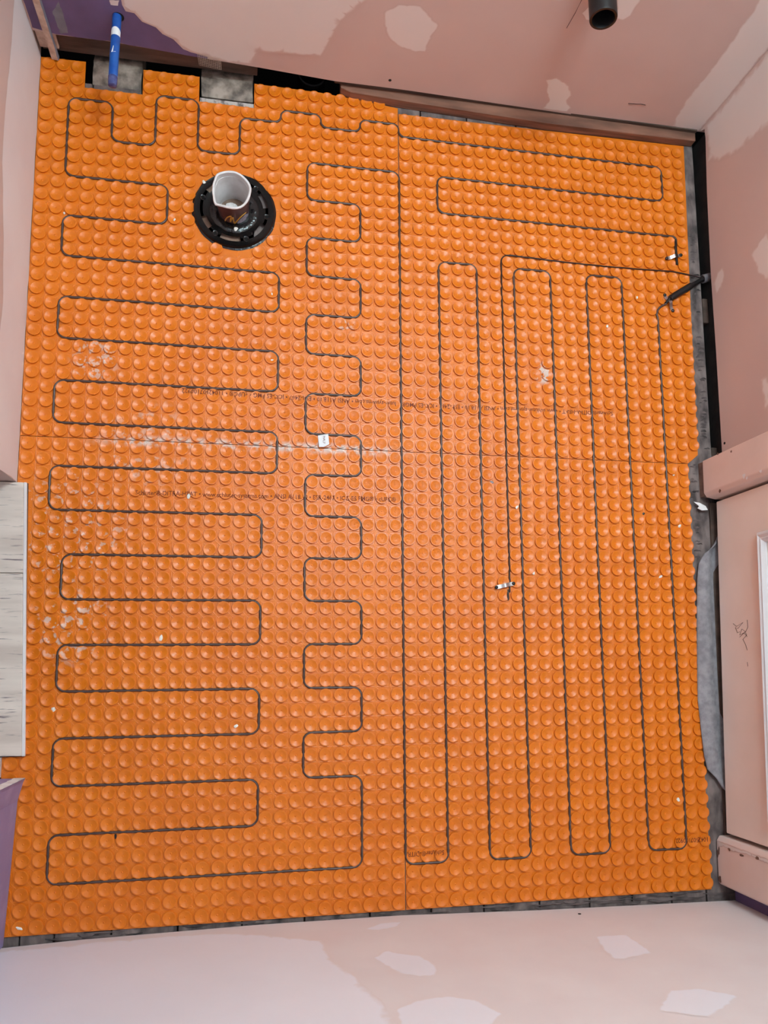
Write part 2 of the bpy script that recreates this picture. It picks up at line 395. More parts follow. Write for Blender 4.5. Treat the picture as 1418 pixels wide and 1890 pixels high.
# fibreglass joint tape hanging below the skim
bm = bmesh.new()
for k in range(13):
    q0 = ony(364 + k * 3.6, 98 + k * 0.9, WB - 0.0015); q1 = ony(368 + k * 3.4, 120 + k * 0.7, WB - 0.003); tube(bm, [q0, q1], 0.00035, 4)
for k in range(8):
    t = k / 7
    q0 = ony(364 + 4 * t, 98 + 22 * t, WB - 0.0018); q1 = ony(407.5 + 1.5 * t, 109 + 20 * t, WB - 0.0018); tube(bm, [q0, q1], 0.00035, 4)
bm_obj('mesh_tape', bm, M['gyp_brown'], wall_back)['label'] = 'frayed fibreglass mesh tape'

# right wall (drywall part)
bm = bmesh.new()
rp = [(0.8625, 0.030), (0.852, 0.052), (0.69, 0.042), (0.48, 0.036), (0.27, 0.037), (0.03, 0.035), (-0.04, 0.035), (-0.04, HT), (0.8625, HT)]
prism(bm, rp, 0, 0.0127)
for v in bm.verts: v.co = Vector((WR + v.co.z, v.co.x, v.co.y))
bmesh.ops.recalc_face_normals(bm, faces=bm.faces)
wall_right = bm_obj('wall_right', bm, M['pink']); tag(wall_right, 'pink drywall right wall between corner and door casing', 'wall', kind='structure')
fr = lambda o: (lambda a, b: (WR - o, a, b))
def right_poly(pts): return [(p.y, p.z) for p in (onx(x, y, WR) for x, y in pts)]
cr = [(0.8615, 0.05)] + right_poly([(1306, 300), (1330, 300), (1360, 285), (1418, 235)]) + [(0.73, 0.5), (0.70, 1.0), (0.8615, 1.0)]
patch('corner_skim', cr, fr(0.0003), M['mud_f'], wall_right, 0.015, 0.002, 0.02, seed=6, fw=0.03)
for i, pp in enumerate(([(1316, 525), (1325, 500), (1336, 489), (1339, 505), (1334, 530), (1322, 545)], [(1385, 470), (1418, 420), (1430, 470), (1418, 520), (1398, 505)],
                        [(1404, 700), (1418, 690), (1425, 740), (1412, 760)])):
    patch('plaster_patch', right_poly(pp), fr(0.0003), M['mud_f'], wall_right, 0.006, 0.001, 0.008, seed=30 + i, fw=0.016)
p = onx(1338, 818, WR); disc('screw_head', p, (-1, 0, 0), 0.0032, M['pit'], wall_right)
# front wall
bm = bmesh.new()
xs = [-0.95, -0.80, -0.637, -0.30, -0.012, 0.294, 0.55, 0.80, 0.95]
prism(bm, [(x, front_y(x)) for x in xs] + [(x, front_y(x) - 0.0127) for x in reversed(xs)], 0.009, HT)
wall_front = bm_obj('wall_front', bm, M['pink_lit']); tag(wall_front, 'pink drywall wall in lit tone at the bottom of the picture', 'wall', kind='structure')
def front_poly(pts):
    out = []
    for x, y in pts:
        Y = -0.995
        for _ in range(4): q = ony(x, y, Y); Y = front_y(q.x)
        out.append((q.x, q.z))
    return out
ff = lambda o: (lambda a, b: (a, front_y(a) + o, b))
lm = [(-0.94, 0.03)] + front_poly([(40, 1752), (120, 1745), (260, 1732), (300, 1728), (420, 1722), (500, 1727), (592, 1736), (602, 1752), (612, 1770), (640, 1790), (662, 1806), (690, 1835), (712, 1858), (730, 1890)]) + [(-0.09, 0.7), (-0.2, 1.1), (-0.94, 1.1)]
patch('plaster_skim', lm, ff(0.0003), M['mud_lf'], wall_front, 0.02, 0.004, 0.03, seed=40, fw=0.012)
for i, (pp, mm) in enumerate((
        ([(688, 1768), (712, 1754), (745, 1760), (775, 1764), (806, 1782), (806, 1802), (775, 1803), (740, 1798), (710, 1782)], 'mud_lf'),
        ([(1096, 1728), (1158, 1725), (1180, 1740), (1206, 1760), (1150, 1771), (1130, 1770), (1112, 1750)], 'mud_lf'),
        ([(1235, 1828), (1290, 1824), (1365, 1838), (1340, 1862), (1310, 1878), (1260, 1872), (1214, 1866)], 'mud_lf'),
        ([(730, 1862), (770, 1846), (825, 1838), (880, 1846), (930, 1872), (900, 1900), (740, 1910)], 'mud_lf'),
        ([(668, 1716), (700, 1704), (750, 1700), (735, 1710), (700, 1718)], 'mud_lf'))):
    patch('plaster_patch', front_poly(pp), ff(0.0004), M[mm], wall_front, 0.008, 0.0016, 0.010, seed=50 + i, fw=0.009)
q = front_poly([(1070, 1687)])[0]; disc('screw_head', (q[0], front_y(q[0]), q[1]), (0, 1, 0), 0.0035, M['pit'], wall_front)

# left wall up to the doorway
bm = bmesh.new(); box(bm, WL - 0.10, WL, -0.099, 0.885, 0.002, HT)
wall_left = bm_obj('wall_left', bm, M['pink']); tag(wall_left, 'left wall with a broad pale skim band along the floor', 'wall', kind='structure')
fl = lambda o: (lambda a, b: (WL + o, a, b))
lb = [(p.y, p.z) for p in (onx(x, y, WL) for x, y in ((26, 0), (22, 60), (18, 110), (10, 190), (4, 300), (6, 420), (5, 560), (-4, 640)))]
lb = [(-0.0985, 0.0025), (0.8615, 0.0025), (0.8615, 0.26)] + lb + [(-0.05, 0.30), (-0.0985, 0.32)]
patch('plaster_skim', lb, fl(0.0004), M['pink_lit'], wall_left, 0.02, 0.002, seed=60)
# thin lintel over the doorway, stub wall below it
bm = bmesh.new(); box(bm, WL - 0.10, WL, -0.70, -0.099, 2.05, HT); bm_obj('lintel', bm, M['pink'], wall_left)
bm = bmesh.new()
prism(bm, [(-0.90, -0.686), (-0.7535, -0.688), (-0.757, -0.695), (-0.7655, -0.73), (-0.7775, -0.9965), (-0.90, -0.9965)], 0.0068, HT)
stub = bm_obj('wall_left', bm, M['purple_light']); tag(stub, 'purple drywall stub wall beside the doorway with a white broken corner', 'wall', kind='structure')
bm = bmesh.new()
z = 0.0072; zs = []
r = random.Random(9)
while z < 1.2: zs.append(z); z += r.uniform(0.006, 0.016)
def chf(t, z, o): return Vector((-0.7532 - 0.020 * t, -0.6879 + 0.0003 * t + o, z))
ed = [(0.0 + r.uniform(-0.02, 0.06), 1.05 + r.uniform(-0.10, 0.08)) for _ in zs]
vA = [bm.verts.new(chf(e[0], z, 0.0006)) for e, z in zip(ed, zs)]; vB = [bm.verts.new(chf(e[1], z, 0.0006)) for e, z in zip(ed, zs)]
for i in range(len(zs) - 1): bm.faces.new((vA[i], vB[i], vB[i + 1], vA[i + 1]))
bmesh.ops.recalc_face_normals(bm, faces=bm.faces)
bm_obj('gypsum_edge', bm, M['gypsum'], stub)['label'] = 'ragged white gypsum edge'
p = onx(23, 1473, -0.767); disc('screw_head', (p.x, p.y, p.z), (1, 0, 0), 0.003, M['pit'], stub)
# ceiling, and behind the lower right casing a purple strip
bm = bmesh.new(); box(bm, -0.95, 1.0, -1.05, 0.90, HT, HT + 0.02)
ceil_ = bm_obj('ceiling', bm, M['mud_light']); tag(ceil_, 'plain ceiling above the room', 'ceiling', kind='structure')
bm = bmesh.new(); box(bm, 0.752, 0.80, -1.02, -0.968, 0.012, HT)
tr = bm_obj('trim_3', bm, M['purple']); tag(tr, 'purple drywall strip between lower door casing and front wall', 'trim', kind='structure')

# door and its casings on the right
def face_x(y): return 0.731 - 0.013 * (-y) / 0.95        # casing face plane drifts inward
bm = bmesh.new(); prism(bm, [(0.731, 0.003), (0.7295, -0.076), (0.736, -0.086), (0.757, -0.0905), (0.80, -0.0905), (0.80, 0.003)], 0.020, 2.1); bevel(bm, 0.0018, 2)
c1 = bm_obj('trim_1', bm, M['casing']); tag(c1, 'chipped pink door casing between drywall and door, above in picture', 'door casing', kind='structure')
bm = bmesh.new(); box(bm, 0.7325, 0.79, -0.082, 0.001, -0.001, 0.0185); bm_obj('shim', bm, M['raw'], c1)
for i, (x, y, rr) in enumerate(((1325, 838, 0.004), (1374, 878, 0.0055), (1380, 882, 0.004), (1330, 906, 0.004), (1350, 833, 0.003), (1405, 870, 0.0045))):
    q = onx(x, y, 0.7302)
    pp = [(q.y + rr * math.cos(t) * random.uniform(0.6, 1.4), q.z + rr * math.sin(t) * random.uniform(0.6, 1.4)) for t in [k * 0.9 for k in range(7)]]
    patch('paint_chip', pp, lambda a, b: (0.731 + 0.0015 / 0.079 * (a - 0.003) - 0.0004, a, b), M['white_paint'] if i in (1, 2, 5) else M['raw'], c1, 0.003, 0.0006, seed=70 + i)
bm = bmesh.new(); prism(bm, [(0.7195, -0.876), (0.7185, -0.968), (0.724, -0.973), (0.78, -0.975), (0.78, -0.866), (0.727, -0.866)], 0.003, 2.1); bevel(bm, 0.0018, 2)
c2 = bm_obj('trim_2', bm, M['casing']); tag(c2, 'worn pink door casing by the front wall corner', 'door casing', kind='structure')
# worn arris: pale band of worn paint along the inner corner with bare brown spots
fc2 = lambda o: (lambda a, b: (0.7195 + (a + 0.876) * 0.0109 - o, a, b))
patch('worn_paint', [(-0.8768, 0.006), (-0.8768, 0.33), (-0.884, 0.33), (-0.887, 0.20), (-0.883, 0.12), (-0.888, 0.07), (-0.884, 0.03), (-0.889, 0.008)], fc2(0.0004), M['mud_f'], c2, 0.006, 0.0012, 0.006, seed=90, fw=0.004)
for i, (yy, zz, ra_, rb_) in enumerate(((-0.886, 0.052, 0.0035, 0.005), (-0.8885, 0.098, 0.003, 0.009), (-0.883, 0.150, 0.004, 0.008), (-0.896, 0.012, 0.012, 0.004), (-0.905, 0.006, 0.010, 0.003), (-0.958, 0.010, 0.008, 0.006))):
    pp = [(yy + ra_ * math.cos(t) * random.uniform(0.6, 1.3), zz + rb_ * math.sin(t) * random.uniform(0.6, 1.3)) for t in [k * 0.78 for k in range(8)]]
    patch('paint_chip', pp, fc2(0.0007), M['raw'], c2, 0.003, 0.0005, seed=95 + i)
# door slab, slightly ajar
dz = 0.026
pA, pB = Vector((0.757, -0.097)), Vector((0.7305, -0.857))
u = (pB - pA).normalized(); nrm = Vector((-u.y, u.x)); nrm = nrm if nrm.x > 0 else -nrm
bm = bmesh.new(); q = [pA, pB, pB + nrm * 0.035, pA + nrm * 0.035]
prism(bm, [(v.x, v.y) for v in q], dz, 2.04); bevel(bm, 0.0025, 2)
door = bm_obj('door_1', bm, M['door']); tag(door, 'pink panel door with white panel moulding on the right', 'door', kind='structure')
def dpt(s, z, o=0.0):
    v = pA + u * s - nrm * o; return Vector((v.x, v.y, z))
def door_hit(x, y):
    d = ray(x, y); n3 = Vector((nrm.x, nrm.y, 0)); t = (Vector((pA.x, pA.y, 0)) - CAM).dot(n3) / d.dot(n3)
    h = CAM + d * t; return ((Vector((h.x, h.y)) - pA).dot(u), h.z)
s0, z0 = door_hit(1401, 984); s1, z1 = door_hit(1418, 1333)
zm = z0 + 0.002; s1 = 0.715
# moulding frame: mitred strips with a stepped section
def mould(pa, pb, ina, inb, name):
    bm = bmesh.new()
    prof = [(0.0, 0.0), (0.0, 0.006), (0.007, 0.011), (0.013, 0.008), (0.016, 0.010), (0.024, 0.003), (0.024, 0.0)]
    ra = [bm.verts.new(dpt(pa[0] + ina[0] * a, pa[1] + ina[1] * a, o)) for a, o in prof]
    rb = [bm.verts.new(dpt(pb[0] + inb[0] * a, pb[1] + inb[1] * a, o)) for a, o in prof]
    for i in range(len(prof) - 1): bm.faces.new((ra[i], ra[i + 1], rb[i + 1], rb[i]))
    bm.faces.new(ra[::-1]); bm.faces.new(rb); bmesh.ops.recalc_face_normals(bm, faces=bm.faces)
    return bm_obj(name, bm, M['white_paint'], door)
zt = 0.95
for pa, pb, ia, ib in (((s0, zm), (s1, zm), (1, 1), (-1, 1)), ((s1, zm), (s1, zt), (-1, 1), (-1, -1)), ((s1, zt), (s0, zt), (-1, -1), (1, -1)), ((s0, zt), (s0, zm), (1, -1), (1, 1))):
    mould(pa, pb, ia, ib, 'panel_moulding')
def door_pt(x, y): s, z = door_hit(x, y); return dpt(s, z, 0.0004)
bm = bmesh.new()
for st in ([(1354, 1151), (1360, 1156), (1372, 1149), (1363, 1160), (1358, 1158), (1362, 1168), (1366, 1166)],
           [(1380, 1144), (1381, 1158), (1377, 1166), (1370, 1161), (1366, 1172), (1374, 1168), (1380, 1175)],
           [(1366, 1176), (1376, 1166), (1379, 1172), (1372, 1180), (1377, 1190), (1380, 1200)], [(1380, 1222), (1381, 1230)]):
    tube(bm, [door_pt(*p) for p in st], 0.0005, 4)
bm_obj('pen_scribble', bm, M['ink_black'], door)['label'] = 'dark pen scribble'

# ------------------------------------------------------------------ timbers and blocks round the edge
def timber(name, label, pts, z0, z1, m, cat='timber', bev=0.0015):
    bm = bmesh.new(); prism(bm, pts, z0, z1); bevel(bm, bev, 1); o = bm_obj(name, bm, M[m]); return tag(o, label, cat)
timber('sole_plate', 'dark brown timber plate under the purple drywall', [(-0.795, 0.8755), (-0.331, 0.8755), (-0.331, 0.965), (-0.795, 0.965)], 0.006, 0.095, 'wood_dark')
timber('sole_plate', 'red brown timber plate along the back edge, right of the drain', [(-0.14, 0.861), (-0.118, 0.852), (0.02, 0.845), (0.37, 0.8345), (0.765, 0.838), (0.765, 0.93), (-0.14, 0.93)], 0.0, 0.024, 'wood_red')
timber('timber_strip', 'thin weathered strip on top of the red brown back plate', [(-0.155, 0.868), (0.765, 0.8585), (0.765, 0.93), (-0.155, 0.93)], 0.0245, 0.034, 'wood_dark', bev=0.001)
timber('corner_block', 'small pinkish timber block in the back left corner under the purple wall', [(-0.797, 0.866), (-0.757, 0.866), (-0.757, 0.8745), (-0.797, 0.8745)], 0.022, 0.085, 'gyp_brown')
# blocks in the membrane notches: rounded weathered board ends
def block(label, x0, x1, y0, y1, zt):
    bm = bmesh.new(); n = 10; rings = []
    for xx in (x0, x1):
        ring = []
        for k in range(n + 1):
            t = k / n; yy = y0 + (y1 - y0) * t
            ring.append(bm.verts.new((xx + random.uniform(-0.001, 0.001), yy, zt - 0.016 * (2 * (t - 0.32)) ** 2)))
        ring += [bm.verts.new((xx, y1, zt - 0.06)), bm.verts.new((xx, y0, zt - 0.06))]; rings.append(ring)
    a, b = rings; L = len(a)
    for k in range(L): bm.faces.new((a[k], b[k], b[(k + 1) % L], a[(k + 1) % L]))
    bm.faces.new(a[::-1]); bm.faces.new(b); bmesh.ops.recalc_face_normals(bm, faces=bm.faces)
    return tag(bm_obj('wood_block', bm, M['block'], smooth=40), label, 'wood block')
block('grey weathered wood block in the membrane notch under the blue pipe', -0.692, -0.588, 0.818, 0.93, -0.006)
block('grey speckled wood block in the membrane notch left of the flange', -0.457, -0.341, 0.822, 0.93, -0.006)
# light, dusty floor edge seen in the second notch
bm = bmesh.new(); box(bm, -0.459, -0.338, 0.7985, 0.811, -0.02, -0.003); bm_obj('floor_lip', bm, M['lip'], floor)
# drain pipe hub in the void
dc = onz(575, 150, -0.03)
bm = bmesh.new(); lathe(bm, [(0.0335, 0.0), (0.0335, -0.10), (0.030, -0.10), (0.0285, -0.002), (0.0300, 0.001)], 40, (dc.x, dc.y + 0.006, -0.012), close=True)
dr = bm_obj('drain_pipe', bm, M['smooth_black'], smooth=50); tag(dr, 'open black drain pipe in the dark gap under the back wall', 'pipe')
# timbers in the dark recess under the right wall
timber('sole_plate', 'stained plate with shade in its tone, in the recess under the right drywall', [(0.789, -0.08), (0.86, -0.08), (0.86, 0.86), (0.789, 0.86)], -0.06, 0.09, 'wood_shadow')
p = onz(1300, 545, -0.02)
timber('timber_block', 'red brown timber block beside the grey conduit', [(0.7735, 0.366), (0.7885, 0.366), (0.7885, 0.43), (0.7735, 0.43)], -0.05, -0.004, 'wood_dark')
timber('timber_block', 'brown timber block in the recess next to the upper door casing', [(0.7735, 0.005), (0.7885, 0.005), (0.7885, 0.045), (0.7735, 0.045)], -0.05, -0.004, 'wood_dark')
timber('threshold_strip', 'brown timber strip between membrane and door', [(0.742, -0.868), (0.776, -0.868), (0.776, -0.095), (0.754, -0.095)], -0.02, 0.004, 'wood_dark', bev=0.0008)
# drywall offcut standing in the back left corner
bm = bmesh.new(); prism(bm, [(-0.7755, 0.853), (-0.762, 0.8515), (-0.7605, 0.853), (-0.7605, 0.8612), (-0.7755, 0.8612)], 0.0068, 0.9)
so = bm_obj('drywall_strip', bm, M['blue_grey']); tag(so, 'narrow drywall strip standing upright in the back left corner', 'drywall strip')
bm = bmesh.new()
za = [0.0070 + 0.9 * k / 60 * 0.99 for k in range(61)]
ra = [(bm.verts.new((-0.7756, 0.8525 + random.uniform(-0.0005, 0.0005), z)), bm.verts.new((-0.7615 + random.uniform(-0.0008, 0.0004), 0.8508, z))) for z in za]
for a, b in zip(ra, ra[1:]): bm.faces.new((a[0], a[1], b[1], b[0]))
bm_obj('cut_edge', bm, M['gyp_brown'], so)['label'] = 'rough cut brown edge'

# hallway flooring in the doorway
hall = empty('hall_flooring', (-0.79, -0.37, 0)); tag(hall, 'whitewashed rustic wood boards in the doorway on the left', 'flooring')
def edge_x(y): return -0.7845 + (y + 0.10) / (-0.545) * 0.0235
ys = [-0.1005, -0.2865, -0.6455]
for a, b in zip(ys, ys[1:]):
    bm = bmesh.new(); prism(bm, [(edge_x(a), a - 0.0006), (-1.65, a - 0.0006), (-1.65, b + 0.0006), (edge_x(b), b + 0.0006)], 0.0005, 0.014); bevel(bm, 0.0008, 1)
    o = bm_obj('plank', bm, M['whitewash'], hall); o.matrix_parent_inverse = hall.matrix_world.inverted(); o.location = (0.79, 0.37, 0)
    o.matrix_parent_inverse = Matrix.Identity(4)
bm = bmesh.new(); a, b = ys[0], ys[-1]
prism(bm, [(edge_x(a) + 0.0002, a), (edge_x(b) + 0.0002, b), (edge_x(b) + 0.0058, b), (edge_x(a) + 0.0058, a)], 0.0065, 0.0128); bevel(bm, 0.0006, 1)
o = bm_obj('edge_trim', bm, M['pink_lit'], hall); o.location = (0.79, 0.37, 0); o['label'] = 'pale pink edge strip'
bm = bmesh.new(); box(bm, -0.90, -0.7998, -0.6855, -0.647, -0.01, 2.05)
tj = bm_obj('trim_4', bm, M['pink_lit']); tag(tj, 'pale door jamb at the lower end of the doorway', 'door jamb', kind='structure')

# ------------------------------------------------------------------ membrane sheets with studs
FL = Vector((-0.377, 0.538))        # flange centre
RIM, ZB, ZT = 0.0133, 0.0012, 0.0056
def in_poly(x, y, poly):
    c = False; j = len(poly) - 1
    for i in range(len(poly)):
        if (poly[i][1] > y) != (poly[j][1] > y) and x < (poly[j][0] - poly[i][0]) * (y - poly[i][1]) / (poly[j][1] - poly[i][1]) + poly[i][0]: c = not c
        j = i
    return c
SHEETS = {   # outlines in pitch units, v counted up from the cross seam
    'tl': [(-26.04, 0.02), (-0.03, 0.02), (-0.03, 27.45), (-3, 27.72), (-6, 27.95), (-11, 28.0), (-11, 26.0), (-15, 26.0), (-15, 28.0), (-19, 28.0), (-19, 26.0), (-23, 26.0), (-23, 28.05), (-26.04, 28.0)],
    'tr': [(0.03, 0.02), (22.95, 0.02), (23.85, 0.75), (24.0, 13), (24.25, 27.25), (0.03, 26.98)],
    'bl': [(-0.03, -0.02), (-26.04, -0.02), (-26.04, -3.25), (-25.35, -3.25), (-24.70, -21.08), (-26.04, -21.08), (-26.04, -32.0), (-0.03, -32.0)],
    'br': [(0.03, -0.02), (0.03, -32.0), (22.85, -32.0), (22.80, -14), (22.92, -0.02)]}
LAB = {'tl': 'orange studded membrane sheet around the toilet flange, back left', 'tr': 'orange studded membrane sheet with the cable ends and splice, back right',
       'bl': 'orange studded membrane sheet beside the white doorway boards, front left', 'br': 'orange studded membrane sheet beside the pink door, front right'}

def stud_mesh(bm, cx, cy, n=16):
    prof = [(0.0136, ZB - 0.0004, 0.85), (0.0131, 0.0026, 0.85), (0.0142, 0.0046, 0.8), (0.0139, 0.0055, 0.75), (0.0124, ZT, 0.5), (0.0112, 0.0053, 0.15), (0.0092, 0.0046, 0.0), (0.0052, 0.0037, 0.0), (0.0018, 0.0030, 0.0), (0.0009, 0.0037, 0.0)]
    rings = []
    for r, z, o in prof:
        ring = []
        for k in range(n):
            a = 2 * math.pi * (k + 0.5) / n
            oc = math.cos(math.pi / 8) / math.cos(((a + math.pi / 8) % (math.pi / 4)) - math.pi / 8) * 1.03
            rr = r * ((1 - o) + o * oc); ring.append(bm.verts.new((cx + rr * math.cos(a), cy + rr * math.sin(a), z)))
        rings.append(ring)
    for a, b in zip(rings, rings[1:]):
        for k in range(n): bm.faces.new((a[k], a[(k + 1) % n], b[(k + 1) % n], b[k]))
    bm.faces.new(rings[-1])
bm = bmesh.new(); stud_mesh(bm, 0, 0)
STUD = bpy.data.meshes.new('stud'); bm.to_mesh(STUD); bm.free(); STUD.materials.append(M['orange'])
for p in STUD.polygons: p.use_smooth = True
STUD.set_sharp_from_angle(angle=math.radians(30))

SHEET_OBJ = {}
for key, outl in SHEETS.items():
    pts = [(a * PITCH, b * PITCH) for a, b in outl]
    bm = bmesh.new()
    if key == 'tl':         # round cut-out for the flange, bridged to the outline
        n = 40; hole = [(FL.x + 0.0905 * math.cos(2 * math.pi * k / n), FL.y + 0.0905 * math.sin(2 * math.pi * k / n)) for k in range(n)]
        for z in (0.0, ZB):
            o = [bm.verts.new((p[0], p[1], z)) for p in pts]; h = [bm.verts.new((p[0], p[1], z)) for p in hole]
            es = [bm.edges.new((o[i], o[(i + 1) % len(o)])) for i in range(len(o))] + [bm.edges.new((h[i], h[(i + 1) % n])) for i in range(n)]
            bmesh.ops.triangle_fill(bm, edges=es, use_beauty=True)
            if z == 0: O0, H0 = o, h
        for A, B in ((O0, o), (H0, h)):
            for i in range(len(A)): bm.faces.new((A[i], A[(i + 1) % len(A)], B[(i + 1) % len(A)], B[i]))
        bmesh.ops.recalc_face_normals(bm, faces=bm.faces)
    else: prism(bm, pts, 0.0, ZB)
    sheet = bm_obj('membrane_sheet', bm, M['orange']); tag(sheet, LAB[key], 'membrane sheet', 'orange heating membrane sheets'); SHEET_OBJ[key] = sheet
    cs = []
    for i in range(-26, 25):
        for j in range(-32, 28):
            x, y = (i + 0.5) * PITCH, (j + 0.5) * PITCH
            if not in_poly(i + 0.5, j + 0.5, outl): continue
            if math.hypot(x - FL.x, y - FL.y) < 0.0965 and key == 'tl': continue
            if sum(in_poly(i + 0.5 + du, j + 0.5 + dv, outl) for du, dv in ((.38, 0), (-.38, 0), (0, .38), (0, -.38))) < 3: continue
            cs.append((x, y))
    cs.sort(key=lambda c: (c[0] - CAM.x) ** 2 + (c[1] - CAM.y) ** 2)
    for c in cs[:300]:
        o = bpy.data.objects.new('stud', STUD); o.location = (c[0], c[1], 0); o.parent = sheet; COL.objects.link(o)
    bm = bmesh.new()
    for c in cs[300:]: stud_mesh(bm, *c)
    if cs[300:]:
        o = bm_obj('studs', bm, M['orange'], sheet, smooth=30); o['kind'] = 'stuff'

# ------------------------------------------------------------------ printed lines on the membrane: follow the relief
def relief(x, y):
    fx = (x / PITCH) % 1 - 0.5; fy = (y / PITCH) % 1 - 0.5
    r = math.hypot(fx, fy) * PITCH
    k = [(0.0, 0.0037), (0.0018, 0.0032), (0.0052, 0.0039), (0.0092, 0.0048), (0.0108, 0.0054), (0.0122, 0.0057), (0.0134, 0.0056), (0.0142, 0.0016), (0.03, 0.0014)]
    for a, b in zip(k, k[1:]):
        if r <= b[0]: return a[1] + (b[1] - a[1]) * (r - a[0]) / (b[0] - a[0])
    return 0.0014
def text_mesh(s, size, bold=0.0):
    cu = bpy.data.curves.new('line', 'FONT'); cu.body = s; cu.size = size; cu.offset = bold; cu.resolution_u = 2
    o = bpy.data.objects.new('line', cu); COL.objects.link(o)
    me = bpy.data.meshes.new_from_object(o.evaluated_get(bpy.context.evaluated_depsgraph_get()))
    bpy.data.objects.remove(o); bpy.data.curves.remove(cu)
    bm = bmesh.new(); bm.from_mesh(me); bpy.data.meshes.remove(me)
    return bm
def print_line(s, start, end, parent, cap=0.0098):
    """letters from start to end (world xy), reading along start->end"""
    bpy.context.view_layer.update()
    bm = text_mesh(s, cap / 0.70, 0.00012)
    x0 = min(v.co.x for v in bm.verts); x1 = max(v.co.x for v in bm.verts)
    bmesh.ops.triangulate(bm, faces=bm.faces[:])
    a, b = Vector(start[:2]), Vector(end[:2]); d = b - a; L = d.length; d.normalize(); n = Vector((-d.y, d.x)); k = L / (x1 - x0)
    for v in bm.verts:
        q = a + d * ((v.co.x - x0) * k) + n * v.co.y; v.co = Vector((q.x, q.y, 0))
    cut_up(bm, 0.0022)
    for v in bm.verts: v.co.z = relief(v.co.x, v.co.y) + 0.00022
    o = bm_obj('printed_line', bm, M['ink'], parent); o['label'] = 'dark red printed lettering'
FULL = 'Schluter®-DITRA-HEAT • www.schluter-systems.com • ANSI A118.10 • ESR-2467 • ICC-ES PMG® • cUPC®'
print_line('Schluter®-DITRA-HEAT • www.schluter-systems.com • ANSI A118.10 • ESR-2467 • ICC-ES PMG®', onz(1131, 760, .004), onz(741, 743, .004), SHEET_OBJ['tr'])
print_line('luter-systems.com • ANSI A118.10 • ESR-2467 • ICC-ES PMG • cUPC® • 11042507100922', onz(731, 742, .004), onz(336, 717, .004), SHEET_OBJ['tl'])
print_line(FULL, onz(250, 913, .004), onz(731, 926, .004), SHEET_OBJ['bl'])
print_line('Schluter®-DITR', onz(820, 1569, .004), onz(752, 1573, .004), SHEET_OBJ['br'])
print_line('11042507100922', onz(1311, 1545, .004), onz(1247, 1548, .004), SHEET_OBJ['br'])

# ------------------------------------------------------------------ heating cable
path = [(21, 11.9), (21, -29), (18, -29), (18, 15), (15, 15), (15, -29), (12, -29), (12, 15), (9, 15), (9, -29), (6, -29), (6, 15), (3, 15), (3, -29), (0, -29), (0, 22)]
v, left = 22, True
path += [(-7, 22)]
for k in range(8):
    path += [(-7, 22 - 6 * k - 3), (-3, 22 - 6 * k - 3), (-3, 22 - 6 * k - 6), (-7, 22 - 6 * k - 6)]
path = path[:path.index((-7, 22)) + 1]
cur = 22
while cur > -23:
    path += [(-7, cur - 3), (-3, cur - 3)]; cur -= 3
    if cur <= -23: break
    path += [(-3, cur - 3), (-7, cur - 3)]; cur -= 3
path += [(-3, -29), (-23, -29), (-23, -26), (-10, -26), (-10, -23), (-23, -23), (-23, -20), (-10, -20), (-10, -17), (-23, -17), (-23, -14), (-10, -14), (-10, -11), (-23, -11),
         (-23, -8), (-10, -8), (-10, -5), (-24, -5), (-24, -2), (-9, -2), (-9, 1), (-24, 1), (-24, 4), (-9, 4), (-9, 7), (-24, 7), (-24, 10), (-9, 10), (-9, 13), (-24, 13), (-24, 16),
         (-17, 16), (-17, 19), (-24, 19), (-24, 25), (-21, 25), (-21, 22), (-18, 22), (-18, 26), (-15, 26), (-15, 22), (-12, 22), (-12, 25), (-9, 25), (-9, 26), (-6, 26), (-6, 25), (-3, 25),
         (-3, 26), (0, 26), (0, 25), (22, 25), (22, 22), (3, 22), (3, 19), (23, 19), (23, 18.3)]
def rounded(path, r, step=0.3):
    """polyline in pitch units with rounded corners"""
    pts = [Vector(p) for p in path]; out = []
    def seg(a, b):
        n = max(1, int((b - a).length / step))
        for k in range(n): out.append(a.lerp(b, k / n))
    cur = pts[0]
    for i in range(1, len(pts) - 1):
        a, p, b = pts[i - 1], pts[i], pts[i + 1]
        ri = min(r, 0.499 * (p - a).length, 0.499 * (b - p).length)
        s = p + (a - p).normalized() * ri; e = p + (b - p).normalized() * ri
        seg(cur, s); c = s + (e - p)
        for k in range(6):
            t = k / 6 * math.pi / 2; out.append(c + (s - c) * math.cos(t) + (e - c) * math.sin(t))
        cur = e
    seg(cur, pts[-1]); out.append(pts[-1])
    return out
def wob(p, k):
    a = noise.noise(Vector((p.x * 0.9, p.y * 0.9, k))) * 0.0007; b = noise.noise(Vector((p.x * 0.9, p.y * 0.9, k + 9))) * 0.0007
    return a, b
cpts = []
for p in rounded(path, 0.62):
    a, b = wob(p, 1.3); cpts.append((p.x * PITCH + a, p.y * PITCH + b, 0.0037 + 0.0005 * noise.noise(Vector((p.x * 1.1, p.y * 1.1, 4)))))
e0 = onz(1223, 564, .008); e1 = onz(1230, 561, .009)
cpts = [(e1.x, e1.y, 0.0090), (e0.x, e0.y, 0.0080)] + [tuple(onz(x, y, z)) for x, y, z in ((1217.5, 568, .0068), (1214, 573, .0055), (1212.5, 580, .0045))] + cpts
bm = bmesh.new(); tube(bm, cpts, 0.00255, 8)
cable = bm_obj('heating_cable', bm, M['cable'], smooth=60); tag(cable, 'long dark brown heating cable looped between the membrane studs', 'cable')
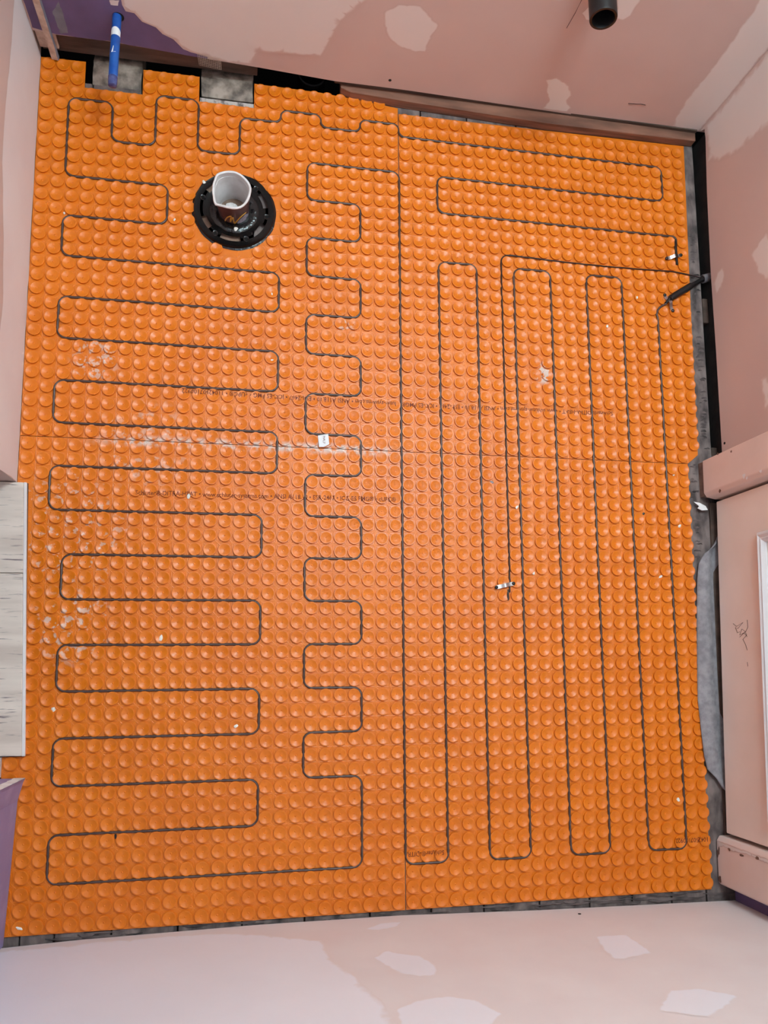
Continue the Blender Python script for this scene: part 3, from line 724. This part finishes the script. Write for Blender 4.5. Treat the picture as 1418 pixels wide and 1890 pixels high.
# end seal of the cable
q = [onz(x, y, z) for x, y, z in ((1246.5, 442, .004), (1247.5, 455, .005), (1248.5, 470, .006), (1250, 489, .006))]
bm = bmesh.new(); tube(bm, q, [0.0026, 0.0033, 0.0030, 0.0032], 10); o = bm_obj('end_seal', bm, M['black'], cable, 60); o['label'] = 'black end seal'
# black splice sleeve
q = [onz(x, y, z) for x, y, z in ((1229, 560, .009), (1236, 552, .010), (1237.5, 551, .011), (1245, 546, .011), (1268, 532, .011), (1276, 527, .011), (1278, 526, .011), (1292, 518, .010), (1300, 514, .008))]
bm = bmesh.new(); tube(bm, q, [0.0035, 0.004, 0.0078, 0.0084, 0.0084, 0.0078, 0.0058, 0.0054, 0.005], 14); o = bm_obj('splice_sleeve', bm, M['black'], cable, 40); o['label'] = 'black splice sleeve'
# midpoint tag
t0 = onz(597, 812, .0075)
bm = bmesh.new()
cs = [onz(587, 804, .0072), onz(606, 801, .0068), onz(608, 820, .0072), (onz(598, 825, .0072)), onz(589, 825, .0072)]
bm.faces.new([bm.verts.new(c) for c in cs]); g = bmesh.ops.extrude_face_region(bm, geom=bm.faces[:])
for e in g['geom']:
    if isinstance(e, bmesh.types.BMVert): e.co.z += 0.0005
bmesh.ops.recalc_face_normals(bm, faces=bm.faces)
tg = bm_obj('paper_tag', bm, M['white']); tag(tg, 'small white paper tag lying on the cable by the cross seam', 'paper tag')
bm = text_mesh('HALF', 0.0075)
a = onz(601, 803, .0078)
for v_ in bm.verts: v_.co = Vector((a.x - 0.0055 + v_.co.y, a.y - 0.002 - v_.co.x, 0.0080))
bm_obj('printed_word', bm, M['ink'], tg)

# sensor wire with its probe
sp = [(8, 16.0), (8, -9.2)]
wp = [onz(1297, 514, .006), onz(1283, 510, .0075), onz(1262, 505, .0072), onz(1240, 501, .0065)]
wpts = [tuple(p) for p in wp]
a = wp[-1]; b = Vector((8.6 * PITCH, 16.03 * PITCH, 0.004))
for k in range(1, 40):
    t = k / 40; p = a.lerp(b, t); wpts.append((p.x, p.y + noise.noise(Vector((p.x * 60, 0, 2))) * 0.0012 - 0.004 * math.sin(math.pi * t), 0.0062 + 0.0006 * noise.noise(Vector((p.x * 90, 3, 0)))))
for k in range(7):
    t = k / 6 * math.pi / 2; wpts.append(((8.6 - 0.6 * math.sin(t)) * PITCH, (15.43 + 0.6 * math.cos(t)) * PITCH, 0.0045))
for k in range(1, 80):
    y = 15.4 + (-10.6 - 15.4) * k / 80; wpts.append((8 * PITCH + 0.0012 * noise.noise(Vector((0, y * 0.35, 5))), y * PITCH, 0.0036))
bm = bmesh.new(); tube(bm, wpts, 0.0018, 7); sw = bm_obj('sensor_wire', bm, M['wire'], smooth=60); tag(sw, 'thin black sensor wire running down between cable loops', 'wire')
q0 = onz(937.5, 1088, .004); q1 = onz(938.5, 1108, .004)
bm = bmesh.new(); tube(bm, [q0, q0.lerp(q1, .3), q1.lerp(q0, .15), q1], [0.0018, 0.0027, 0.0028, 0.0016], 8); bm_obj('probe', bm, M['black'], sw, 60)
# pipe straps with two nails
def strap(label, pa, pb, hump=0.004, w=0.0085, base=0.0062):
    a, b = Vector(pa), Vector(pb); d = (b - a); d.z = 0; L = d.length; d.normalize(); n = Vector((-d.y, d.x, 0))
    root = empty('strap_clip', ((a.x + b.x) / 2, (a.y + b.y) / 2, 0)); tag(root, label, 'strap clip', 'metal strap clips')
    off = -root.location
    bm = bmesh.new(); N = 14; top = []
    for k in range(N + 1):
        t = k / N; h = base + hump * math.exp(-((t - 0.52) / 0.17) ** 2); p = a + d * (L * t); p.z = h
        top.append([bm.verts.new(p + off + n * s * w / 2 + Vector((0, 0, dz_))) for s, dz_ in ((-1, 0), (1, 0), (1, -0.0007), (-1, -0.0007))])
    for r0, r1 in zip(top, top[1:]):
        for k in range(4): bm.faces.new((r0[k], r0[(k + 1) % 4], r1[(k + 1) % 4], r1[k]))
    bm.faces.new(top[0][::-1]); bm.faces.new(top[-1]); bmesh.ops.recalc_face_normals(bm, faces=bm.faces)
    bm_obj('strap', bm, M['metal'], root, 50)
    for e in (a, b):
        bm = bmesh.new(); lathe(bm, [(0.0, 0.0032), (0.0026, 0.0028), (0.0040, 0.0012), (0.0040, 0.0), (0.0015, 0.0), (0.0014, -0.005)], 14, (e.x + off.x, e.y + off.y, base + off.z))
        bmesh.ops.recalc_face_normals(bm, faces=bm.faces)
        bm_obj('nail', bm, M['black'], root, 60)
strap('silver strap clip holding the sensor wire', onz(916.5, 1084, .006), onz(948, 1077, .006))
strap('silver strap clip over the black cable end seal', onz(1231, 477, .006), onz(1257, 471, .006), 0.006)
strap('tarnished strap clip at the black splice sleeve', onz(1228, 544, .008), onz(1243, 573, .008), 0.009)
# conduit the leads disappear into
q = [onz(1295, 515, .006), onz(1312, 503, .006)]
dd = (Vector((0.81, 0.49, 0.006)) - Vector(q[0])).normalized()
bm = bmesh.new(); c0 = Vector((q[0].x + 0.003, q[0].y, 0.006)); N = 24; R_ = []
for (rad, s) in ((0.0105, 0.0), (0.0105, 0.10), (0.0088, 0.10), (0.0088, 0.0)):
    sd = dd.cross(Vector((0, 0, 1))).normalized(); upv = sd.cross(dd)
    R_.append([bm.verts.new(c0 + dd * s + (sd * math.cos(2 * math.pi * k / N) + upv * math.sin(2 * math.pi * k / N)) * rad) for k in range(N)])
R_.append(R_[0])
for a, b in zip(R_, R_[1:]):
    for k in range(N): bm.faces.new((a[k], a[(k + 1) % N], b[(k + 1) % N], b[k]))
bmesh.ops.recalc_face_normals(bm, faces=bm.faces)
cn = bm_obj('conduit', bm, M['conduit'], smooth=50); tag(cn, 'grey conduit end under the right drywall taking the cable leads', 'conduit')

# ------------------------------------------------------------------ toilet flange and the paper cup stuffed into it
fz = 0.0
flange = empty('toilet_flange', (FL.x, FL.y, 0)); tag(flange, 'black plastic toilet flange set into the orange membrane', 'toilet flange')
def polar(rs, zs_, n, skip=None):
    bm = bmesh.new()
    g = [[bm.verts.new((r * math.cos(2 * math.pi * k / n), r * math.sin(2 * math.pi * k / n), z)) for k in range(n)] for r, z in zip(rs, zs_)]
    for i in range(len(rs) - 1):
        for k in range(n):
            if skip and skip(i, 360.0 * (k + 0.5) / n): continue
            l = (k + 1) % n; bm.faces.new((g[i][k], g[i][l], g[i + 1][l], g[i + 1][k]))
    for v_ in list(bm.verts):
        if not v_.link_faces: bm.verts.remove(v_)
    g2 = bmesh.ops.solidify(bm, geom=bm.faces[:], thickness=0.0035)
    bmesh.ops.recalc_face_normals(bm, faces=bm.faces)
    return bm
def slot(i, a):     # bands 3..4 carry the slots
    return i in (3, 4) and any(lo < a < hi for lo, hi in ((124, 148), (198, 222), (246, 282), (306, 336), (8, 38)))
rs = [0.0335, 0.042, 0.058, 0.064, 0.069, 0.075, 0.083, 0.0875, 0.0885]
zz = [0.010, 0.0085, 0.0075, 0.0095, 0.0098, 0.0098, 0.0096, 0.0108, 0.0085]
bm_obj('ring', polar(rs, zz, 120, slot), M['smooth_black'], flange, 35)
bm = bmesh.new(); lathe(bm, [(0.0885, 0.0085), (0.0885, 0.001), (0.0845, 0.001)], 80); bm_obj('rim', bm, M['smooth_black'], flange, 60)
bm = bmesh.new(); lathe(bm, [(0.0360, 0.0060), (0.0365, 0.0095), (0.043, 0.0105), (0.0515, 0.0100), (0.0545, 0.0070)], 80)
for v_ in bm.verts:
    v_.co.z += noise.noise(v_.co * 130) * 0.0012; v_.co.xy *= 1 + noise.noise(v_.co * 90) * 0.03
bm_obj('seal', bm, M['gloss_black'], flange, 70)
for a in (162, 50, 352, 236, 292, 96):
    bm = bmesh.new(); c = (0.0722 * math.cos(math.radians(a)), 0.0722 * math.sin(math.radians(a)), 0.0)
    lathe(bm, [(0.0058, 0.0110), (0.0068, 0.0102), (0.0070, 0.0090)], 18, c); lathe(bm, [(0.0058, 0.0110), (0.0040, 0.0104), (0.0036, 0.0099)], 18, c)
    bmesh.ops.recalc_face_normals(bm, faces=bm.faces); bs = bm_obj('boss', bm, M['smooth_black'], flange, 60)
    bm = bmesh.new(); lathe(bm, [(0.0, 0.0101), (0.0037, 0.0101)], 14, c); bm_obj('screw_hole', bm, M['pit'], bs)  # flat black disc paints the dark inside of the hole
bm = bmesh.new(); box(bm, -0.086, 0.022, -0.084, 0.084, 0.0002, 0.0006)
bm_obj('packing', bm, M['tan'], flange)['label'] = 'tan board under the flange slots'
# uneven black caulk under the rim
n = 72; bm = bmesh.new()
ra = [0.0925 + 0.0025 * noise.noise(Vector((math.cos(t) * 4, math.sin(t) * 4, 1))) for t in [2 * math.pi * k / n for k in range(n)]]
A = [bm.verts.new((0.084 * math.cos(2 * math.pi * k / n), 0.084 * math.sin(2 * math.pi * k / n), 0.0060)) for k in range(n)]
B = [bm.verts.new((ra[k] * math.cos(2 * math.pi * k / n), ra[k] * math.sin(2 * math.pi * k / n), 0.0020)) for k in range(n)]
for k in range(n): bm.faces.new((A[k], A[(k + 1) % n], B[(k + 1) % n], B[k]))
bmesh.ops.recalc_face_normals(bm, faces=bm.faces)
bm_obj('caulk', bm, M['gloss_black'], flange, 60)

# cup: bent rim taken round from the photograph's outline
ZR = 0.085
rimz = [(450, 235), (510, 212), (570, 198), (640, 194), (700, 202), (755, 226), (805, 258), (850, 300), (890, 350), (922, 430), (912, 510), (895, 570), (850, 645), (785, 698), (690, 714), (620, 704), (540, 684), (470, 668), (430, 660), (408, 610), (400, 540), (394, 430), (415, 320)]
rp_ = [onz(340 + .134 * a, 290 + .134 * b, ZR) for a, b in rimz]
cc = Vector((sum(p.x for p in rp_) / len(rp_), sum(p.y for p in rp_) / len(rp_)))
pol = sorted((math.atan2(p.y - cc.y, p.x - cc.x) % (2 * math.pi), math.hypot(p.x - cc.x, p.y - cc.y)) for p in rp_)
def rimr(a):
    a %= 2 * math.pi; q = [(pol[-1][0] - 2 * math.pi, pol[-1][1])] + pol + [(pol[0][0] + 2 * math.pi, pol[0][1])]
    for s, e in zip(q, q[1:]):
        if s[0] <= a <= e[0]: return s[1] + (e[1] - s[1]) * (a - s[0]) / max(1e-9, e[0] - s[0])
    return 0.04
cup = empty('paper_cup', (FL.x, FL.y, 0.0)); tag(cup, 'dark brown paper coffee cup with bent white rim stuck upright in the flange', 'paper cup')
dcx, dcy = cc.x - FL.x, cc.y - FL.y
def cup_pt(a, z, off=0.0):
    t = max(0.0, min(1.0, (z + 0.03) / (ZR + 0.03))); s = t ** 3
    r = (1 - s) * (0.0300 + 0.0085 * t) + s * (rimr(a) - 0.0022) + off
    return Vector((dcx * t + r * math.cos(a), dcy * t + r * math.sin(a), z))
NC = 64
def cup_shell(off, flip, z0=-0.03):
    bm = bmesh.new(); zs_ = [z0 + (ZR - z0) * k / 14 for k in range(15)]
    g = [[bm.verts.new(cup_pt(2 * math.pi * k / NC, z, off)) for k in range(NC)] for z in zs_]
    for a, b in zip(g, g[1:]):
        for k in range(NC):
            f_ = (a[k], a[(k + 1) % NC], b[(k + 1) % NC], b[k]); bm.faces.new(f_[::-1] if flip else f_)
    return bm, g
bm, g = cup_shell(0.0, False); cup_wall = bm_obj('cup_wall', bm, M['cup_out'], cup, 60)
bm, g = cup_shell(-0.0009, True); bm.faces.new(g[1]); o = bm_obj('cup_lining', bm, M['cup_in'], cup, 60); o['label'] = 'white paper lining'
bm = bmesh.new(); rings = []
for k in range(NC):
    a = 2 * math.pi * k / NC; c = cup_pt(a, ZR, 0.0004); rings.append([bm.verts.new(c + Vector((math.cos(a) * math.cos(t), math.sin(a) * math.cos(t), math.sin(t))) * 0.0027) for t in [2 * math.pi * m_ / 8 for m_ in range(8)]])
for k in range(NC):
    a, b = rings[k], rings[(k + 1) % NC]
    for m_ in range(8): bm.faces.new((a[m_], b[m_], b[(m_ + 1) % 8], a[(m_ + 1) % 8]))
bmesh.ops.recalc_face_normals(bm, faces=bm.faces); bm_obj('rolled_rim', bm, M['cup_in'], cup, 80)
bm = bmesh.new()      # inner crease line
rings = []
for k in range(NC):
    a = 2 * math.pi * k / NC; c = cup_pt(a, ZR - 0.013, -0.0009); rings.append([bm.verts.new(c + Vector((math.cos(a) * math.cos(t), math.sin(a) * math.cos(t), math.sin(t))) * 0.0008) for t in [2 * math.pi * m_ / 6 for m_ in range(6)]])
for k in range(NC):
    a, b = rings[k], rings[(k + 1) % NC]
    for m_ in range(6): bm.faces.new((a[m_], b[m_], b[(m_ + 1) % 6], a[(m_ + 1) % 6]))
bmesh.ops.recalc_face_normals(bm, faces=bm.faces); bm_obj('inner_crease', bm, M['cup_in'], o, 80)
def on_cup(x, y, off):      # picture point -> near cup surface
    best = None
    for k in range(240):
        z = -0.02 + 0.105 * k / 239; q = onz(x, y, z); v_ = Vector((q.x - FL.x, q.y - FL.y))
        a = math.atan2(v_.y - dcy * max(0, (z + .03) / .115), v_.x - dcx * max(0, (z + .03) / .115)); s = cup_pt(a, z, off)
        e = (s - Vector((v_.x, v_.y, z))).length
        if math.sin(a) < 0.3 and (best is None or e < best[0]): best = (e, s)
    return best[1]
def zpx(a, b): return (340 + .134 * a, 290 + .134 * b)
st = [(562, 885), (575, 855), (605, 825), (645, 812), (640, 850), (640, 885), (655, 850), (672, 835), (680, 875), (695, 908), (725, 880), (765, 835), (805, 800), (852, 762)]
def spline(P, n=5):
    out = []
    for i in range(len(P) - 1):
        p0, p1, p2, p3 = P[max(i - 1, 0)], P[i], P[i + 1], P[min(i + 2, len(P) - 1)]
        for k in range(n):
            t = k / n; out.append(tuple(0.5 * (2 * b + (c - a) * t + (2 * a - 5 * b + 4 * c - d) * t * t + (3 * b - a - 3 * c + d) * t ** 3) for a, b, c, d in zip(p0, p1, p2, p3)))
    return out + [P[-1]]
sq = spline([on_cup(*zpx(*q), 0.0002) for q in st]); nq = len(sq)
bm = bmesh.new(); tube(bm, sq, [0.0007 + 0.0013 * math.sin(math.pi * min(1, (k + 1) / nq)) ** 0.6 for k in range(nq)], 6)
bm_obj('gold_lettering', bm, M['gold'], cup_wall, 60)['label'] = 'gold script logo'
bp_ = [(735, 895), (780, 850), (840, 790), (900, 745), (912, 800), (890, 860), (850, 905), (790, 935), (738, 945)]
bm = bmesh.new(); ctr = (820, 855); rgs = []
for s in (1.0, 0.66, 0.33):
    rgs.append([bm.verts.new(on_cup(*zpx(ctr[0] + (a - ctr[0]) * s, ctr[1] + (b - ctr[1]) * s), 0.0004)) for a, b in bp_])
cv = bm.verts.new(on_cup(*zpx(*ctr), 0.0004))
for A, B in zip(rgs, rgs[1:]):
    for k in range(len(A)): bm.faces.new((A[k], A[(k + 1) % len(A)], B[(k + 1) % len(A)], B[k]))
for k in range(len(rgs[-1])): bm.faces.new((rgs[-1][k], rgs[-1][(k + 1) % len(bp_)], cv))
bmesh.ops.recalc_face_normals(bm, faces=bm.faces); bm_obj('logo_badge', bm, M['badge'], cup_wall)['label'] = 'pale lilac logo badge'
# crumpled tissue inside
bm = bmesh.new(); bmesh.ops.create_icosphere(bm, subdivisions=3, radius=0.016)
for v_ in bm.verts:
    v_.co *= 1 + 0.45 * noise.noise(v_.co * 110); v_.co.z *= 0.6; v_.co += Vector((-0.006, -0.010, 0.022))
bm_obj('crumpled_tissue', bm, M['cup_in'], cup)

# ------------------------------------------------------------------ pipes out of the back wall
bp0 = Vector((-0.6165, WB + 0.05, 0.1425)); bp1 = Vector((-0.6215, 0.703, 0.1400))
bm = bmesh.new(); dcl = (bp1 - bp0).normalized(); N = 24
root = empty('blue_pipe', tuple(ony(218, 30, WB))); tag(root, 'blue plastic water pipe stub sticking out of the purple wall', 'pipe')
off = -root.location
tube(bm, [bp0 + off, bp0.lerp(bp1, 0.5) + off, bp0.lerp(bp1, 0.9) + off], 0.0092, N); pb_ = bm_obj('pipe_body', bm, M['blue'], root, 50)
bm = bmesh.new(); e0 = bp0.lerp(bp1, 0.9); tube(bm, [e0 + off, e0.lerp(bp1, 0.6) + off, e0.lerp(bp1, 0.92) + off, bp1 + off], [0.00925, 0.0092, 0.0084, 0.0055], N); bm_obj('pipe_end', bm, M['blue_clear'], root, 50)
def on_pipe(t, ang, o=0.0003):
    c = bp0.lerp(bp1, t); s = dcl.cross(Vector((0, 0, 1))).normalized(); q = s.cross(dcl)
    return c + (s * math.cos(ang) + q * math.sin(ang)) * (0.0092 + o) + off
bm = bmesh.new()      # white print band and arrow
aa = [math.radians(d) for d in range(10, 171, 16)]
g = [[bm.verts.new(on_pipe(t + (0.035 * math.sin(a) if ti == 0 else 0) * -1, a)) for a in aa] for ti, t in enumerate((0.425, 0.475))]
for k in range(len(aa) - 1): bm.faces.new((g[0][k], g[0][k + 1], g[1][k + 1], g[1][k]))
bmesh.ops.recalc_face_normals(bm, faces=bm.faces); bm_obj('print_band', bm, M['white'], pb_)
bm = bmesh.new(); tube(bm, [on_pipe(0.60, 1.45), on_pipe(0.665, 1.15), on_pipe(0.655, 1.95)], [0.0006, 0.0013, 0.0005], 6); tube(bm, [on_pipe(0.60, 1.45), on_pipe(0.66, 1.35)], 0.0006, 6)
bm_obj('print_arrow', bm, M['white'], pb_)
p = ony(219, 32, WB); disc('pipe_hole', (bp0.lerp(bp1, 0.24).x + 0.002, WB - 0.0006, 0.1405), (0, -1, 0), 0.0118, M['pit'], wall_back, 24, 0.0004)  # black disc on the wall, painted dark of the gap round the pipe
# black waste pipe
pe = Vector((0.3255, 0.757, 0.42)); N = 40
bm = bmesh.new(); R_ = []
for rad, y in ((0.0262, pe.y), (0.0268, pe.y + 0.002), (0.0268, WB + 0.06), (0.0215, WB + 0.06), (0.0215, pe.y + 0.002), (0.022, pe.y)):
    R_.append([bm.verts.new((pe.x + rad * math.cos(2 * math.pi * k / N), y, pe.z + rad * math.sin(2 * math.pi * k / N))) for k in range(N)])
R_.append(R_[0])
for a, b in zip(R_, R_[1:]):
    for k in range(N): bm.faces.new((a[k], a[(k + 1) % N], b[(k + 1) % N], b[k]))
bmesh.ops.recalc_face_normals(bm, faces=bm.faces)
wp_ = bm_obj('waste_pipe', bm, M['black'], smooth=50); tag(wp_, 'short open black waste pipe sticking out of the pink back wall', 'pipe')

# ------------------------------------------------------------------ grey fleece curling up beside the door
left_px = [(1318, 1010, .012), (1300, 1022, .010), (1290, 1040, .006), (1287, 1070, .004), (1286, 1150, .0035), (1287, 1230, .0035), (1288, 1290, .004), (1294, 1345, .006), (1300, 1395, .008), (1306, 1420, .008), (1322, 1436, .009), (1334, 1455, .010)]
Lp = [onz(x, y, z + 0.002) for x, y, z in left_px]
bm = bmesh.new(); g = []; N = 8
for i, p in enumerate(Lp):
    xe = 0.768 + 0.004 * p.y; row = []
    for k in range(N + 1):
        t = k / N; x = p.x + (xe - p.x) * t
        z = p.z + 0.010 * math.sin(math.pi * min(1, t * 1.5)) * (1 if 2 < i < 9 else 0.5) - 0.004 * t
        y = p.y + (0.03 * t if i < 2 else (-0.03 * t if i > 9 else 0))
        row.append(bm.verts.new((x, y, min(z, 0.0215))))
    g.append(row)
for a, b in zip(g, g[1:]):
    for k in range(N): bm.faces.new((a[k], b[k], b[k + 1], a[k + 1]))
bmesh.ops.subdivide_edges(bm, edges=bm.edges[:], cuts=1, use_grid_fill=True)
bmesh.ops.recalc_face_normals(bm, faces=bm.faces)
fe = bm_obj('fleece_underlay', bm, M['felt'], smooth=60); tag(fe, 'strip of grey fleece underlay curling up under the pink door', 'underlay')
md = fe.modifiers.new('thick', 'SOLIDIFY'); md.thickness = 0.0012

# ------------------------------------------------------------------ debris
def chip(label, px_, py_, r, m='chip', z=None, long=1.0, name='plaster_crumb', cat='debris'):
    q = onz(px_, py_, 0.005); zz_ = relief(q.x, q.y) if z is None else z
    rnd = random.Random(int(px_ * 7 + py_)); ang = rnd.uniform(0, 3.14)
    bm = bmesh.new(); bmesh.ops.create_icosphere(bm, subdivisions=1, radius=r)
    for v_ in bm.verts:
        v_.co *= rnd.uniform(0.7, 1.3); v_.co.z *= 0.45; v_.co.x *= long
        v_.co = Matrix.Rotation(ang, 3, 'Z') @ v_.co; v_.co.z = max(v_.co.z, -0.0008)
    o = bm_obj(name, bm, M[m]); o.location = (q.x, q.y, zz_ + 0.0008); tag(o, label, cat, 'crumbs of debris lying about'); return o
for a in (('white plaster sliver on the membrane left of the zigzag loops', 297, 1177, 0.0038, 'chip', None, 2.0),
          ('white crumb inside the long front left loop', 436, 1340, 0.0034, 'chip', None, 1.5),
          ('cream chip near the doorway boards', 98, 1310, 0.0045, 'chip', None, 1.2),
          ('white crumb on the printed line, left sheet', 348, 915, 0.0040, 'chip', None, 1.5),
          ('white crumb right of the sensor strap clip', 985, 1057, 0.0040, 'chip', None, 1.2),
          ('white crumb beside the cable above the sensor strap clip', 954, 936, 0.0036, 'chip', None, 1.3),
          ('grey crumb below the cross seam between the cable loops', 909, 889, 0.0036, 'chip_grey', None, 1.4),
          ('pale crumb inside the rightmost closed cable loop top', 1121, 602, 0.0032, 'chip', None, 1.5),
          ('pale crumb left of the splice sleeve', 1176, 549, 0.0030, 'chip', None, 1.4),
          ('white speck in a stud inside the second left loop', 502, 542, 0.0022, 'chip', None, 1.6),
          ('white speck in a stud inside the third left loop', 502, 664, 0.0022, 'chip', None, 1.6),
          ('white speck near the upper left cable bend', 118, 392, 0.0026, 'chip', None, 1.2),
          ('white speck left of the toilet flange', 322, 405, 0.0026, 'chip', None, 1.5),
          ('white crumb in a stud near the front right loop end', 1253, 1476, 0.0040, 'chip', None, 1.2),
          ('thin white sliver in the front left corner stud', 36, 1714, 0.0026, 'chip', None, 3.0),
          ('white crumb near the right membrane edge below the casing', 1256, 971, 0.0034, 'chip', None, 1.5),
          ('small black crumb on the right sheet below the cross seam', 1189, 948, 0.0030, 'black', None, 1.4),
          ('white crumb between the two rightmost cable runs', 1221, 1064, 0.0032, 'chip', None, 1.6),
          ('small white chip on the membrane beside the upper casing', 1245, 876, 0.0026, 'chip', None, 1.3),
          ('black thread curl inside the front left loop', 213, 1544, 0.0024, 'black', None, 2.2),
          ('white lump on the toilet flange in front of the paper cup', 436, 426, 0.0045, 'chip', 0.011, 1.2),
          ('white crumb on the left of the toilet flange', 377, 339, 0.0036, 'chip', 0.011, 1.4)):
    chip(*a)
# flake of drywall paper by the upper casing
bm = bmesh.new(); q = [onz(x, y, .012) for x, y in ((1281, 926), (1292, 928), (1303, 934), (1307, 941), (1296, 942), (1288, 938), (1291, 934))]
fcs = bm.faces.new([bm.verts.new(p) for p in q]); g = bmesh.ops.extrude_face_region(bm, geom=[fcs])
for e in g['geom']:
    if isinstance(e, bmesh.types.BMVert): e.co.z -= 0.0009
bmesh.ops.recalc_face_normals(bm, faces=bm.faces)
tag(bm_obj('paper_flake', bm, M['gypsum']), 'torn white paper flake below the upper door casing', 'debris')
